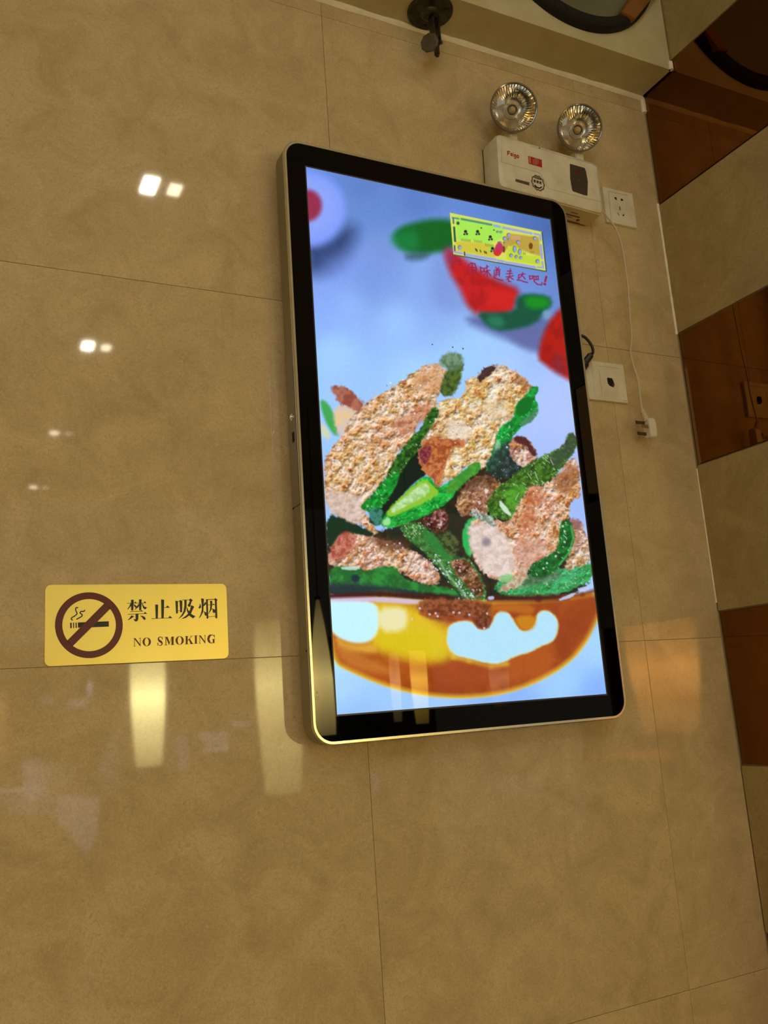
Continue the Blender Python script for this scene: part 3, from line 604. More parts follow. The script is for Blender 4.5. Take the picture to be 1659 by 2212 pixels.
poly(Z5([(738,280),(755,225),(850,208),(880,240),(920,265),(962,235),(990,168),(1040,165),(1075,215),(1105,262),(1145,265),(1180,235),(1196,168),(1250,160),(1296,205),(1300,260),(1270,320),(1210,338),(1160,370),(1080,388),(1030,420),(965,432),(850,402),(770,385),(738,335)]), (180,228,252), 3.5, 1, sm=2, edge=(216,226,176), ew=5)
poly(Z5([(1078,190),(1185,185),(1178,245),(1135,262),(1100,245)]), (206,136,20), 6, 0, 0.9); poly(Z5([(960,140),(1060,130),(1180,140),(1170,180),(1060,165),(990,160)]), (190,108,26), 6, 0, 0.8)
poly(Z5([(862,195),(955,180),(962,215),(935,255),(895,250)]), (96,44,24), 4, 3, col2=(130,70,50), ns=N6); line(Z5([(610,180),(860,210)]), 3.5, (200,80,30), 3, 0.7)
for a in ((650,180),(680,175),(690,190),(770,170),(800,172),(850,182),(560,205),(925,250),(600,150),(940,176)): dot(*Z5([a])[0], 2.6, (214,206,226), 1.3, 0.85)
for P in ([(1400,50),(1455,40),(1440,60),(1405,62)], [(1300,105),(1385,70),(1370,90),(1310,110)], [(945,92),(975,90),(970,104),(948,104)]): poly(Z5(P), (196,206,246), 2, 1, 0.9)
poly(Z5([(1380,120),(1490,70),(1500,200),(1400,330),(1300,400),(1310,280),(1330,180)]), (146,56,18), 14, 0, 0.55)
IMG += (vnoise(3, 21, 1)[..., None]-0.5)*5
lin = np.clip(IMG, 0, 255)/255.0; lin = np.where(lin <= 0.04045, lin/12.92, ((lin+0.055)/1.055)**2.4)
me = bpy.data.meshes.new('picture')
co = np.stack([SX0+uu.ravel()*SW, np.full(uu.size, YS), SZ1-vv.ravel()*SH], 1) - np.array(tv['org'])
idx = np.arange(NU*NV).reshape(NV, NU); qd = np.stack([idx[:-1, :-1], idx[1:, :-1], idx[1:, 1:], idx[:-1, 1:]], -1).reshape(-1, 4)
me.vertices.add(len(co)); me.vertices.foreach_set('co', co.ravel().astype(np.float32))
me.loops.add(qd.size); me.loops.foreach_set('vertex_index', qd.ravel().astype(np.int32))
me.polygons.add(len(qd)); me.polygons.foreach_set('loop_start', (np.arange(len(qd))*4).astype(np.int32))
me.update(calc_edges=True)
ca = me.color_attributes.new('picture', 'FLOAT_COLOR', 'POINT')
ca.data.foreach_set('color', np.concatenate([lin.reshape(-1, 3), np.ones((NU*NV, 1))], 1).ravel().astype(np.float32))
M_pic = mat('lit_picture', (0.004, 0.004, 0.004), 0.02, ior=1.45, emit=(1, 1, 1), estr=1.0)
a = M_pic.node_tree.nodes.new('ShaderNodeAttribute'); a.attribute_name = 'picture'
M_pic.node_tree.links.new(a.outputs['Color'], M_pic.node_tree.nodes['Principled BSDF'].inputs['Emission Color'])
M_pic.cycles.emission_sampling = 'NONE'
me.materials.append(M_pic)
po = bpy.data.objects.new('picture', me); sc.collection.objects.link(po); po.parent = tv
po['label'] = 'lit picture of crumbed stuffed green peppers in brown sauce'

# ---------------------------------------------------------------- no smoking sign
sg = thing('no_smoking_sign', (0.2645, -0.001, 1.687), 'gold metal no smoking sign with maroon ban circle on the wall', 'sign')
b = MB(); r0 = rrect(0.1303, 0.3990, 1.6287, 1.7456, 0.0085, -0.0001, 6); r1 = [(x, -0.0013, z) for x, _, z in r0]
r2 = rrect(0.1306, 0.3987, 1.6290, 1.7453, 0.0083, -0.0017, 6); b.loft([r0, r1, r2]); b.build('plate', M_brass, sg)
SY = -0.00175
def P2(pts, ox, oy, k, y=SY): return [unproj(ox+x/k, oy+y_/k, 1, y) for x, y_ in pts]
def A(pts): return P2(pts, 90, 1250, 7.9)
def prt(name, polys, M, th=0.0003, parent=sg, n=(0, -1, 0)):
    mb = MB()
    for p in polys: flat(mb, p, n, th)
    o = mb.build(name, M, parent); return o
ring = []
N_ = 72
ro = A([(805+578*math.cos(t), 795-562*math.sin(t)) for t in np.linspace(0, 2*math.pi, N_, endpoint=False)])
ri = A([(809+457*math.cos(t), 793-445*math.sin(t)) for t in np.linspace(0, 2*math.pi, N_, endpoint=False)])
quads = [[ro[i], ro[(i+1) % N_], ri[(i+1) % N_], ri[i]] for i in range(N_)]
prt('ban_circle', quads + [A([(430, 1062), (1070, 420), (1175, 510), (530, 1152)])], M_printred, 0.0004)
prt('cigarette', [A(p) for p in ([(485,752),(513,752),(513,845),(487,845)], [(535,750),(553,750),(553,843),(537,843)], [(578,749),(597,749),(600,840),(580,840)],
     [(617,748),(757,742),(665,835),(620,838)], [(935,735),(1145,727),(1145,818),(848,830)])], M_printblack)
prt('smoke', [A(stroke2(curve_pts([(622,500),(598,493),(578,515),(590,560),(602,600),(560,640),(515,665),(505,690),(530,710)]), 19)),
              A(stroke2(curve_pts([(738,535),(715,560),(675,560),(655,585),(690,615),(685,640),(640,670),(592,695)]), 20))], M_printblack)
G3 = [[(195,235),(285,235),(270,575),(235,590),(200,575)], [(65,343),(690,330),(690,344),(65,358)], [(295,340),(335,290),(380,340)], [(455,225),(540,222),(530,572),(460,576)],
      [(600,340),(645,280),(695,340)], [(180,350),(205,350),(205,430),(88,558),(72,548),(145,440)], [(275,385),(325,398),(380,450),(425,400),(450,360),(460,420),(440,470),(325,562),(313,552),(360,490),(328,488),(300,440)],
      [(540,350),(562,350),(620,450),(720,490),(650,555),(590,500)], [(168,612),(585,596),(588,612),(170,630)], [(495,600),(530,570),(590,608)],
      [(88,700),(720,676),(720,690),(90,716)], [(608,688),(650,630),(722,690)], [(345,700),(435,700),(435,860),(400,930),(345,945),(310,920),(275,865),(345,870)],
      [(205,745),(300,775),(200,850),(95,905),(90,895),(160,820)], [(480,750),(560,760),(640,790),(675,850),(665,880),(630,895),(590,860),(550,800)]]
prt('character', [P2(p, 270, 1280, 15.08) for p in G3], M_printblack)
G4 = [[(985,390),(1080,395),(1068,838),(1000,842)], [(1175,225),(1275,235),(1262,832),(1185,836)], [(1255,482),(1450,480),(1450,494),(1255,496)], [(1328,486),(1380,420),(1455,488)],
      [(860,843),(1540,820),(1540,832),(862,860)], [(1400,830),(1465,760),(1542,830)]]
prt('character', [P2(p, 270, 1280, 15.08) for p in G4], M_printblack)
G5 = [[(135,260),(215,290),(215,670),(155,690)], [(270,255),(300,245),(360,280),(350,640),(290,650)], [(200,280),(290,272),(290,290),(200,300)], [(205,588),(300,584),(300,597),(205,602)],
      [(348,236),(600,232),(600,246),(348,254)], [(425,245),(500,245),(495,450),(460,620),(380,750),(250,855),(245,845),(340,720),(400,600),(425,430)],
      [(580,240),(620,190),(700,250),(660,300),(610,460),(580,470),(530,430),(600,290)], [(495,480),(510,470),(560,590),(580,610),(610,560),(640,440),(670,415),(745,465),(700,550),(640,690),(700,730),(785,770),(710,845),(580,750),(480,825),(350,860),(342,850),(470,760),(545,690),(510,600)],
      [(600,430),(650,425),(650,440),(600,445)]]
prt('character', [P2(p, 370, 1280, 15.08) for p in G5], M_printblack)
G6 = [[(930,350),(965,420),(970,480),(930,525),(880,500),(920,430)], [(970,190),(1065,205),(1050,420),(1045,600),(1030,650),(960,780),(905,840),(898,830),(960,700),(990,560),(990,400)],
      [(1048,400),(1095,310),(1130,320),(1130,380),(1048,455)], [(1040,600),(1140,650),(1150,750),(1110,755),(1085,720),(1075,650)], [(1130,215),(1190,225),(1205,840),(1175,855),(1150,840)],
      [(1405,210),(1435,180),(1510,235),(1480,270),(1500,820),(1465,845),(1435,825),(1420,280)], [(1180,218),(1420,213),(1420,235),(1180,240)], [(1195,784),(1445,768),(1445,782),(1195,800)],
      [(1195,395),(1430,389),(1430,402),(1195,409)], [(1325,396),(1370,360),(1420,396)], [(1260,265),(1335,275),(1330,420),(1310,560),(1215,695),(1208,685),(1260,560),(1270,400)],
      [(1310,500),(1340,520),(1430,560),(1430,650),(1380,665),(1350,640),(1345,560)]]
prt('character', [P2(p, 370, 1280, 15.08) for p in G6], M_printblack)
def ell(cx, cy, rx, ry, k=28): return [(cx+rx*math.cos(t), cy+ry*math.sin(t)) for t in np.linspace(0, 2*math.pi, k, endpoint=False)]
def ringq(o, i): k = len(o); return [[o[j], o[(j+1) % k], i[(j+1) % k], i[j]] for j in range(k)]
LET = {'N': [[(0,0),(.26,0),(.86,.74),(.86,.0),(.93,0),(.93,1.0),(.86,1.0),(.17,.15),(.17,1),(.10,1),(.10,.07)], [(0,0),(.28,0),(.28,.045),(0,.045)], [(.70,0),(1,0),(1,.045),(.70,.045)], [(0,.955),(.30,.955),(.30,1),(0,1)]],
       'O': ringq(ell(.5,.5,.5,.5), ell(.5,.5,.24,.455)),
       'M': [[(.12,0),(.32,0),(.53,.66),(.72,0),(.93,0),(.93,1),(.72,1),(.72,.14),(.47,1),(.19,.16),(.19,1),(.12,1)], [(0,0),(.3,0),(.3,.045),(0,.045)], [(.72,0),(1,0),(1,.045),(.72,.045)], [(0,.955),(.32,.955),(.32,1),(0,1)], [(.63,.955),(1,.955),(1,1),(.63,1)]],
       'I': [[(.24,0),(.76,0),(.76,1),(.24,1)], [(0,0),(1,0),(1,.045),(0,.045)], [(0,.955),(1,.955),(1,1),(0,1)]],
       'K': [[(.10,0),(.33,0),(.33,1),(.10,1)], [(0,0),(.43,0),(.43,.045),(0,.045)], [(0,.955),(.43,.955),(.43,1),(0,1)], [(.33,.50),(.78,.03),(.86,.03),(.33,.60)], [(.44,.42),(.58,.33),(.96,.97),(.68,.97)], [(.62,0),(.96,0),(.96,.045),(.62,.045)], [(.58,.955),(1,.955),(1,1),(.58,1)]],
       'S': [stroke2(curve_pts([(.86,.30),(.72,.06),(.42,.03),(.17,.20),(.30,.42),(.66,.58),(.84,.78),(.58,.97),(.25,.93),(.08,.66)], 4), [.05,.06,.07,.07,.07,.08,.08,.09,.10,.12,.14,.17,.19,.22,.24,.26,.27,.28,.28,.28,.27,.26,.24,.22,.19,.16,.13,.11,.09,.08,.07,.06,.06,.06,.05,.05,.05]), [(.80,.0),(.88,.0),(.90,.33),(.84,.33)], [(.0,.66),(.07,.66),(.09,1),(.0,1)]],
       'G': [stroke2(curve_pts([(.90,.32),(.80,.10),(.55,.025),(.28,.14),(.13,.5),(.28,.86),(.55,.975),(.80,.93)], 4), [.05,.05,.06,.06,.06,.06,.07,.08,.09,.12,.16,.21,.25,.27,.28,.28,.28,.28,.27,.25,.20,.14,.10,.08,.07,.06,.06,.06,.06]), [(.68,.52),(.90,.52),(.90,.96),(.68,.98)], [(.60,.50),(1,.50),(1,.545),(.60,.545)], [(.84,0),(.90,0),(.93,.34),(.87,.34)]]}
for ch, x0, y0, x1, y1, sk in (('N',68,152,205,300,-5), ('O',230,142,382,298,0), ('S',497,130,600,288,0), ('M',622,130,800,278,-8), ('O',822,118,970,272,0), ('K',990,115,1140,262,-8), ('I',1155,106,1218,254,-4), ('N',1240,104,1365,248,-5), ('G',1392,92,1535,246,0)):
    prt('letter', [P2([(x0+(x1-x0)*u, y0+(y1-y0)*v+sk*(u-0.5)) for u, v in p], 280, 1360, 8.295) for p in LET[ch]], M_printred)

# ---------------------------------------------------------------- emergency light
EO = np.array([1.0962, -0.034, 2.586]); ROLL = 0.042
el = thing('emergency_light', EO, 'white twin-head emergency light box mounted above the screen', 'emergency light')
def unroll(p):
    c, s = math.cos(ROLL), math.sin(ROLL); d = np.array(p, float)-EO
    return EO + np.array([d[0]*c - d[2]*s, d[1], d[0]*s + d[2]*c])
x0, x1, z0, z1 = EO[0]-0.1275, EO[0]+0.1335, EO[2]-0.0590, EO[2]+0.0610
b = MB(); b.loft([rrect(x0+.002, x1-.002, z0+.001, z1-.002, .007, -0.0045), rrect(x0, x1, z0, z1, .009, -0.012), rrect(x0, x1, z0, z1, .010, -0.0500), rrect(x0+.0015, x1-.0015, z0+.001, z1-.0015, .012, -0.0555),
                rrect(x0+.008, x1-.008, z0+.006, z1-.008, .010, -0.0592), rrect(x0+.0095, x1-.0095, z0+.0075, z1-.0095, .009, -0.0592)])
b.build('housing', M_white, el, smooth=True)
MB().box((x0+.006, -0.052, z0-.0012), (x1-.004, -0.0075, z0+.002)).build('bottom_plate', M_yellowed, el, bevel=0.0006)
MB().box((x0+.003, -0.0046, z0+.004), (x1-.003, -0.0003, z1-.004)).build('back_plate', M_hole, el)
yb = z0-.0016
b = MB(); b.box((1.150, -0.0295, yb), (1.190, -0.0255, yb+.001)); b.box((1.160, -0.0385, yb), (1.178, -0.0365, yb+.001)); b.box((1.150, -0.0210, yb), (1.176, -0.0198, yb+.001)); b.box((1.08, -0.0095, yb), (1.205, -0.0078, yb+.001))
b.lathe((1.193, -0.0175, yb+0.001), (0, 0, -1), [(0, .0042), (.0012, .0042)], 16); b.build('bottom_print', mat('brown_print', (0.11, 0.065, 0.025), 0.5), el)
FY = -0.0593
def U(pts, ox=0, oy=0, k=1.0): return [unroll(unproj(ox+x/k, oy+y_/k, 1, FY)) for x, y_ in pts]
def Zb(pts): return U(pts, 1070, 310, 7.213)
def Zc(pts): return U(pts, 1080, 350, 13.825)
# seam lines moulded in the cover
prt('cover_seam', [Zb(stroke2([(100,290),(330,355),(640,440),(700,470),(830,700),(1000,750),(1400,850),(1700,920)], 6)), Zb(stroke2([(560,45),(1200,235),(1500,310),(1600,360),(1640,420)], 5)), Zb(stroke2([(95,80),(92,290)], 5))], M_line, 0.00015, el)
prt('status_window', [Zb([(1160,320),(1385,385),(1405,430),(1437,600),(1430,812),(1385,805),(1210,745),(1195,715),(1165,540)])], M_darkgrey, 0.0012, el)
b = MB(); c = unroll(unproj(1070+1290/7.213, 310+445/7.213, 1, FY-.0012)); b.lathe(c, (0, -1, 0), [(0, .0048), (.0008, .0045), (.0012, .002)], 20); b.build('red_indicator', mat('dark_red_lens', (0.14, 0.01, 0.01), 0.3), el)
b = MB(); c = unroll(unproj(1070+1295/7.213, 310+572/7.213, 1, FY-.0012)); b.lathe(c, (0, -1, 0), [(0, .0012), (.0005, .0012)], 12); b.build('test_button', M_silver, el)
b = MB(); c = unroll(unproj(1165, 320, 1, FY)); b.lathe(c, (0, -1, 0), [(0, .0013), (.0004, .0013)], 12); b.build('cover_screw', M_hole, el)
prt('red_label', [Zb([(510,193),(722,255),(728,376),(520,315)])], M_red, 0.0003, el)
mb = MB(); c0 = (628, 283)
for rr in (46, 30, 14):
    oo = Zb(ell(c0[0], c0[1], rr, rr*1.05, 24)); ii = Zb(ell(c0[0], c0[1], rr-6, (rr-6)*1.05, 24))
    for q4 in ringq(oo, ii): flat(mb, q4, (0, -1, 0), 0.0005)
flat(mb, Zb([(522,205),(545,212),(550,310),(530,305)]), (0, -1, 0), 0.0005)
mb.build('label_emblem', mat('pale_red_print', (0.55, 0.26, 0.22), 0.5), el)
# lettering
fe = {'F': [[(0,0),(1,0),(1,.2),(.34,.2),(.34,.42),(.85,.42),(.85,.62),(.34,.62),(.34,1),(0,1)]],
      'e': ringq(ell(.5,.6,.5,.4,20), ell(.5,.6,.22,.17,20)) + [[(.15,.54),(.85,.54),(.85,.68),(.15,.68)]],
      'i': [[(.2,.3),(.8,.3),(.8,1),(.2,1)], [(.2,.0),(.8,.0),(.8,.18),(.2,.18)]],
      'g': ringq(ell(.48,.58,.48,.36,20), ell(.48,.58,.2,.14,20)) + [[(.68,.25),(1,.25),(1,1.15),(.68,1.15)], [(.1,1.12),(1,1.12),(.9,1.32),(.15,1.32)]],
      'o': ringq(ell(.5,.62,.5,.4,20), ell(.5,.62,.2,.15,20))}
ps = []
for ch, xa, xb, ya in (('F',185,232,112), ('e',234,266,128), ('i',270,284,138), ('g',287,322,146), ('o',328,370,157)):
    for p in fe[ch]: ps.append(Zb([(xa+(xb-xa)*u, ya+66*v+(xb-xa)*u*0.27) for u, v in p]))
prt('brand_lettering', ps, M_red, 0.0003, el)
# four boxed characters in a strip, and the scalloped seal
ps = [Zc([(465,500),(870,608),(870,705),(458,580)])]
o = prt('print_strip', ps, M_greyprint, 0.0002, el)
ps = []
for k in range(4):
    xa = 470+k*101; ya = 505+k*27
    ps += [Zc([(xa+88,ya+18),(xa+101,ya+22),(xa+101,ya+112),(xa+88,ya+108)]), Zc([(xa+16,ya+22),(xa+78,ya+38),(xa+78,ya+46),(xa+16,ya+30)]), Zc([(xa+16,ya+58),(xa+78,ya+74),(xa+78,ya+82),(xa+16,ya+66)]), Zc([(xa+40,ya+22),(xa+50,ya+24),(xa+50,ya+88),(xa+40,ya+86)])]
prt('strip_characters', ps, M_printblack, 0.0004, el)
def seal(r, k=48): return [(1135+(200*r)*(1+.045*math.cos(10*t))*math.cos(t)+ (20*math.sin(t)), 630+(235*r)*(1+.045*math.cos(10*t))*math.sin(t)+60*r*math.cos(t)) for t in np.linspace(0, 2*math.pi, k, endpoint=False)]
mb = MB()
for q4 in ringq(Zc(seal(1.0)), Zc(seal(.80))): flat(mb, q4, (0, -1, 0), 0.0003)
flat(mb, Zc([(1020,430),(1180,470),(1230,510),(1225,545),(1120,515),(1025,480)]), (0, -1, 0), 0.0003)
mb.build('seal_outline', M_greyprint, el)
mb = MB()
for k in range(3):
    xa = 1005+k*85; ya = 525+k*27
    for dx, dy, w, h in ((0,0,62,14), (0,26,62,12), (0,52,62,14), (6,0,12,80), (38,0,14,84)):
        flat(mb, Zc([(xa+dx,ya+dy),(xa+dx+w,ya+dy+w*.28),(xa+dx+w,ya+dy+h+w*.28),(xa+dx,ya+dy+h)]), (0, -1, 0), 0.0004)
flat(mb, Zc(stroke2(curve_pts([(1035,690),(1090,750),(1160,775),(1215,770),(1240,735)]), [38]*25)), (0, -1, 0), 0.0004)
mb.build('seal_print', M_printblack, el)
for (hx, hy, r, nx) in ((1110.5, 231.5, 0.0488, 1.0165), (1253, 275.5, 0.0488, 1.1860)):
    k = r/0.0573; ax = np.array((-0.40, -1.0, -0.36)); ax /= np.linalg.norm(ax)
    c = unproj(hx, hy, 1, -0.080) - ax*0.036; c = unroll(c); ax = unroll(EO+ax)-EO
    b = MB(); b.lathe(c, ax, [(-0.002, .010*k), (0.002, .028*k), (0.012, .046*k), (0.024, .0545*k), (0.030, .0573*k), (0.036, .0573*k), (0.0372, .0560*k), (0.0368, .0535*k), (0.033, .0530*k)], 72, True, False)
    hd = b.build('lamp_head', M_rim, el, smooth=True)
    b = MB(); n = 96; ringsR = []
    t = np.array(ax)/np.linalg.norm(ax); a_ = np.cross([0, 0, 1.0], t); a_ /= np.linalg.norm(a_); b2 = np.cross(t, a_)
    for rr in np.linspace(.0532, .0130, 22):
        h = 0.0055 + 0.0285*((rr-.010)/.0432)**2
        ringsR.append([c + t*h + rr*k*(1+(0.007 if i % 2 else 0))*(a_*math.cos(2*math.pi*i/n)+b2*math.sin(2*math.pi*i/n)) for i in range(n)])
    b.loft(ringsR, False, True); ro_ = b.build('reflector', M_chrome, hd)
    b = MB(); b.lathe(c, ax, [(0.007, .0170*k), (0.018, .0170*k), (0.0205, .0155*k), (0.0205, .0130*k), (0.012, .0120*k)], 32, True, False)
    b.build('bulb_collar', mat('clear_collar', (0.50, 0.44, 0.36), 0.1, coat=0.8), hd, smooth=True)
    b = MB(); b.lathe(c, ax, [(0.008, .0050), (0.013, .0075), (0.018, .0080), (0.022, .0062), (0.0245, .0025)], 20)
    b.build('bulb', mat('amber_bulb', (0.55, 0.40, 0.18), 0.08, coat=1.0), hd, smooth=True)
    b = MB(); b.lathe(c, ax, [(0.0365, .0545*k), (0.0385, .0500*k), (0.0405, .036*k), (0.0415, .018*k), (0.0417, .004*k)], 48, False, True)
    b.build('clear_lens', M_lens, hd, smooth=True)
    nb = unroll((nx, -0.042, 2.655 if nx < 1.1 else 2.650))
    MB().box(nb + np.array([-.0105, -.013, -.010]), nb + np.array([.0105, .011, .0145])).build('neck', M_white, el, bevel=0.0025)
el.rotation_euler = (0, ROLL, 0)

# ---------------------------------------------------------------- sockets
def plate(name, x1, z1, label, cat='socket'):
    s = 0.086; t = thing(name, (x1-s/2, 0, z1-s/2), label, cat)
    b = MB(); b.loft([rrect(x1-s, x1, z1-s, z1, .0015, -0.0001, 3), rrect(x1-s, x1, z1-s, z1, .0015, -0.0065, 3), rrect(x1-s+.0012, x1-.0012, z1-s+.0012, z1-.0012, .0015, -0.0080, 3)])
    b.build('frame_plate', M_white, t)
    i = 0.0145
    b = MB(); b.loft([rrect(x1-s+i, x1-i, z1-s+.006, z1-.0062, .0006, -0.0078, 2), rrect(x1-s+i, x1-i, z1-s+.006, z1-.0062, .0006, -0.0084, 2)]); b.build('insert', M_white, t)
    return t
PY_ = -0.0085
def Zs(p): return [unproj(1280+x/13.825, 390+y/13.825, 1, PY_) for x, y in p]
def Zl(p): return [unproj(1240+x/8.505, 700+y/8.505, 1, PY_) for x, y in p]
s1 = plate('wall_socket', 1.3678, 2.6279, 'white five-hole wall socket beside the emergency light box')
for p in ([(640,505),(705,492),(728,585),(700,578)], [(838,548),(868,535),(920,588),(906,607),(848,605)], [(798,775),(820,778),(833,885),(812,882)], [(735,950),(752,955),(803,1045),(788,1048)], [(935,985),(940,1055),(918,1066),(893,1050)]):
    prt('pin_hole', [Zs(p)], M_hole, 0.0002, s1)
prt('groove', [Zs(stroke2([(465,315),(760,385),(1045,440)], 16))], M_line, 0.0002, s1); prt('groove', [Zs(stroke2([(480,340),(560,1290)], 7))], M_line, 0.0002, s1)
s2 = plate('wall_outlet_plate', 1.27348, 2.20664, 'white wall plate with a rough dark hole right of the screen', 'socket')
prt('broken_hole', [Zl([(605,992),(630,984),(662,994),(692,994),(715,1030),(738,1090),(745,1118),(730,1163),(700,1152),(655,1135),(620,1088)])], M_hole, 0.0003, s2)
prt('hole_edge', [Zl([(705,1085),(738,1090),(745,1118),(730,1155),(712,1140)])], mat('grey_box_edge', (0.08, 0.055, 0.03), 0.7), 0.0005, s2)
for st_ in (stroke2([(455,768),(640,790),(840,822)], 8), stroke2([(458,830),(520,1330)], 5), stroke2([(900,1406),(975,1412)], 9)): prt('groove', [Zl(st_)], M_line, 0.0002, s2)
s3 = plate('wall_outlet_plate', 1.1868, 2.20664, 'white wall plate half hidden by the screen with a black plug in it', 'socket')

# ---------------------------------------------------------------- cables
fl = thing('power_cord', unproj(1305, 462, 1, -0.035), 'off-white power cord with three-pin plug hanging unplugged beside the corner', 'cord')
base = [(385,290,-.036), (420,335,-.040), (470,405,-.040), (520,530,-.036), (550,680,-.032), (575,880,-.030), (592,1100,-.029), (606,1280,-.028), (598,1400,-.026), (620,1510,-.028), (655,1620,-.031), (672,1750,-.033), (690,1875,-.035)]
pts = curve_pts([unproj(1200+x/3.687, 380+y/3.687, 1, d) for x, y, d in base], 8)
MB().tube(pts, 0.0020, 10).build('cable', M_cord, fl, smooth=True)
pa = unproj(1386, 884, 1, -.035); pb = unproj(1397, 909, 1, -.035)
b = MB(); L_ = [pa + (pb-pa)*t for t in np.linspace(0, 1, 13)]
b.tube(L_, [0.0042+0.0020*t+(0.0009 if i % 2 else 0) for i, t in enumerate(np.linspace(0, 1, 13))], 14); b.build('strain_relief', M_cord, fl, smooth=False)
b = MB(); cc = np.array([1.2965, -0.035, 2.059]); rr = []
for x, w, h in ((-.0088, .0090, .0170), (-.0075, .0105, .0205), (.0040, .0115, .0225), (.0085, .0105, .0215), (.0100, .0080, .0180)):
    rr.append([(cc[0]+x, cc[1]+w*math.copysign(abs(math.cos(t))**0.55, math.cos(t)), cc[2]+h*math.copysign(abs(math.sin(t))**0.55, math.sin(t))) for t in np.linspace(0, 2*math.pi, 32, endpoint=False)])
b.loft(rr); b.build('plug_body', M_white, fl, smooth=True)
M_pind = mat('dull_plug_pin', (0.12, 0.095, 0.06), 0.35, metal=0.8)
for (dy, dz, M) in ((0.0045, 0.0120, M_pind), (-0.0065, 0.0010, M_pin), (0.0035, -0.0120, M_pind)):
    b = MB(); c = cc + np.array([-.0088, dy, dz]); b.box(c+np.array([-.0225, -.0010, -.0034]), c+np.array([.002, .0010, .0034])); b.build('pin', M, fl, bevel=0.0004)
bc = thing('black_power_cable', (1.12, -0.03, 2.22), 'black cable looping from behind the screen into the hidden wall plate', 'cable')
pts = curve_pts([(1.085, -.012, 2.262), (1.118, -.016, 2.262)] + [tuple(unproj(x, y, 1, -.035)) for x, y in ((1256,725), (1268,733), (1278,747), (1281,760), (1277,767))], 7)
MB().tube(pts, 0.0029, 12).build('cable', M_black, bc, smooth=True)
pe = unproj(1277, 766, 1, -.035)
b = MB(); dirn = np.array([1.140, -.020, 2.172]) - pe
L_ = [pe+dirn*t for t in (-0.06, 0.0, 0.04, 0.45, 0.5, 0.9, 0.98)]
b.tube(L_, [.0035, .0050, .0068, .0074, .0105, .0110, .0090], 8); b.build('plug', M_black, bc, smooth=False)
MB().box((1.124, -.0215, 2.156), (1.150, -0.0082, 2.184)).build('plug_face', M_black, bc, bevel=0.002)

# ---------------------------------------------------------------- bracket under the beam
br = thing('ceiling_bracket', (0.845, -0.050, ZS), 'dark metal bracket with round base plate under the beam', 'bracket')
MB().lathe((0.845, -0.0505, ZS-.0002), (0, 0, -1), [(0, .0465), (.0035, .0465), (.0055, .0440), (.0065, .020), (.011, .0165), (.013, .012)], 56).build('base_plate', M_gunmetal, br, smooth=True)
for q_ in (200, 320, 80):
    c = (0.845+.034*math.cos(math.radians(q_)), -.0505+.034*math.sin(math.radians(q_)), ZS-.0055)
    MB().lathe(c, (0, 0, -1), [(0, .0045), (.002, .0042), (.0032, .002)], 16).build('screw', M_gunmetal, br, smooth=True)
b = MB(); b.box((0.8440, -.0590, 2.822), (0.8480, -.0430, 2.893)); b.box((0.8570, -.0590, 2.826), (0.8610, -.0430, 2.893)); b.box((0.8440, -.0590, 2.884), (0.8610, -.0430, 2.8925)); b.build('fork', M_gunmetal, br, bevel=0.0012)
b = MB(); b.box((0.8485, -.0560, 2.802), (0.8562, -.0455, 2.846)); b.lathe((0.8524, -.0508, 2.806), (0, 0, -1), [(0, .0048), (.006, .0044), (.008, .003)], 14); b.build('swivel_tongue', M_gunmetal, br, bevel=0.0008)
b = MB(); b.lathe((0.866, -.051, 2.834), (-1, -.12, -.05), [(0, .0035), (.024, .0035)], 12); b.lathe((0.838, -.0540, 2.820), (-.8, -.62, -.30), [(0, .008), (.003, .0165), (.009, .0190), (.0115, .0170), (.012, .006)], 9)
b.build('clamp_knob', grime(mat('knob_metal', (0.10, 0.09, 0.065), 0.5, metal=0.3), 50, (0.08, 0.07, 0.045), (0.13, 0.12, 0.09)), br)

# ---------------------------------------------------------------- round black-framed mirror on the beam
rm = thing('round_wall_mirror', (1.19, YB, 3.163), 'round black ribbed-frame wall mirror on the beam with a wooden bar', 'mirror')
b = MB(); prof = []
for t in np.linspace(-0.5*math.pi, 0.5*math.pi, 9): prof.append((0.001+0.024*math.cos(t)**0.7 if abs(t) < 1.5 else 0.001, 0.219+0.0155*math.sin(t)))
prof = [(0.0003, 0.2035)] + prof[1:-1] + [(0.0003, 0.2345)]
b.lathe((1.19, YB, 3.163), (0, -1, 0), prof, 960, False, False, ripple=(240, 0.0006)); b.build('ribbed_frame', M_ring, rm, smooth=False)
b = MB(); b.lathe((1.19, YB, 3.163), (0, -1, 0), [(0.0004, .2045), (0.004, .2045), (0.0045, .001)], 96); b.build('glass', M_dimglass, rm, smooth=True)
b = MB(); wp = [unproj(x, y, 1, -0.128) for x, y in ((1343,28), (1372,42), (1404,8), (1440,-60), (1395,-90), (1352,-5))]
wp = [unproj(x, y, 1, -0.128) for x, y in ((1342,26), (1372,42), (1500,-118), (1460,-140))]
b.loft([[np.array([p[0], -0.1285, p[2]]) for p in wp], [np.array([p[0], -0.1045, p[2]]) for p in wp]]); b.build('wooden_bar', M_wood, rm, bevel=0.002)

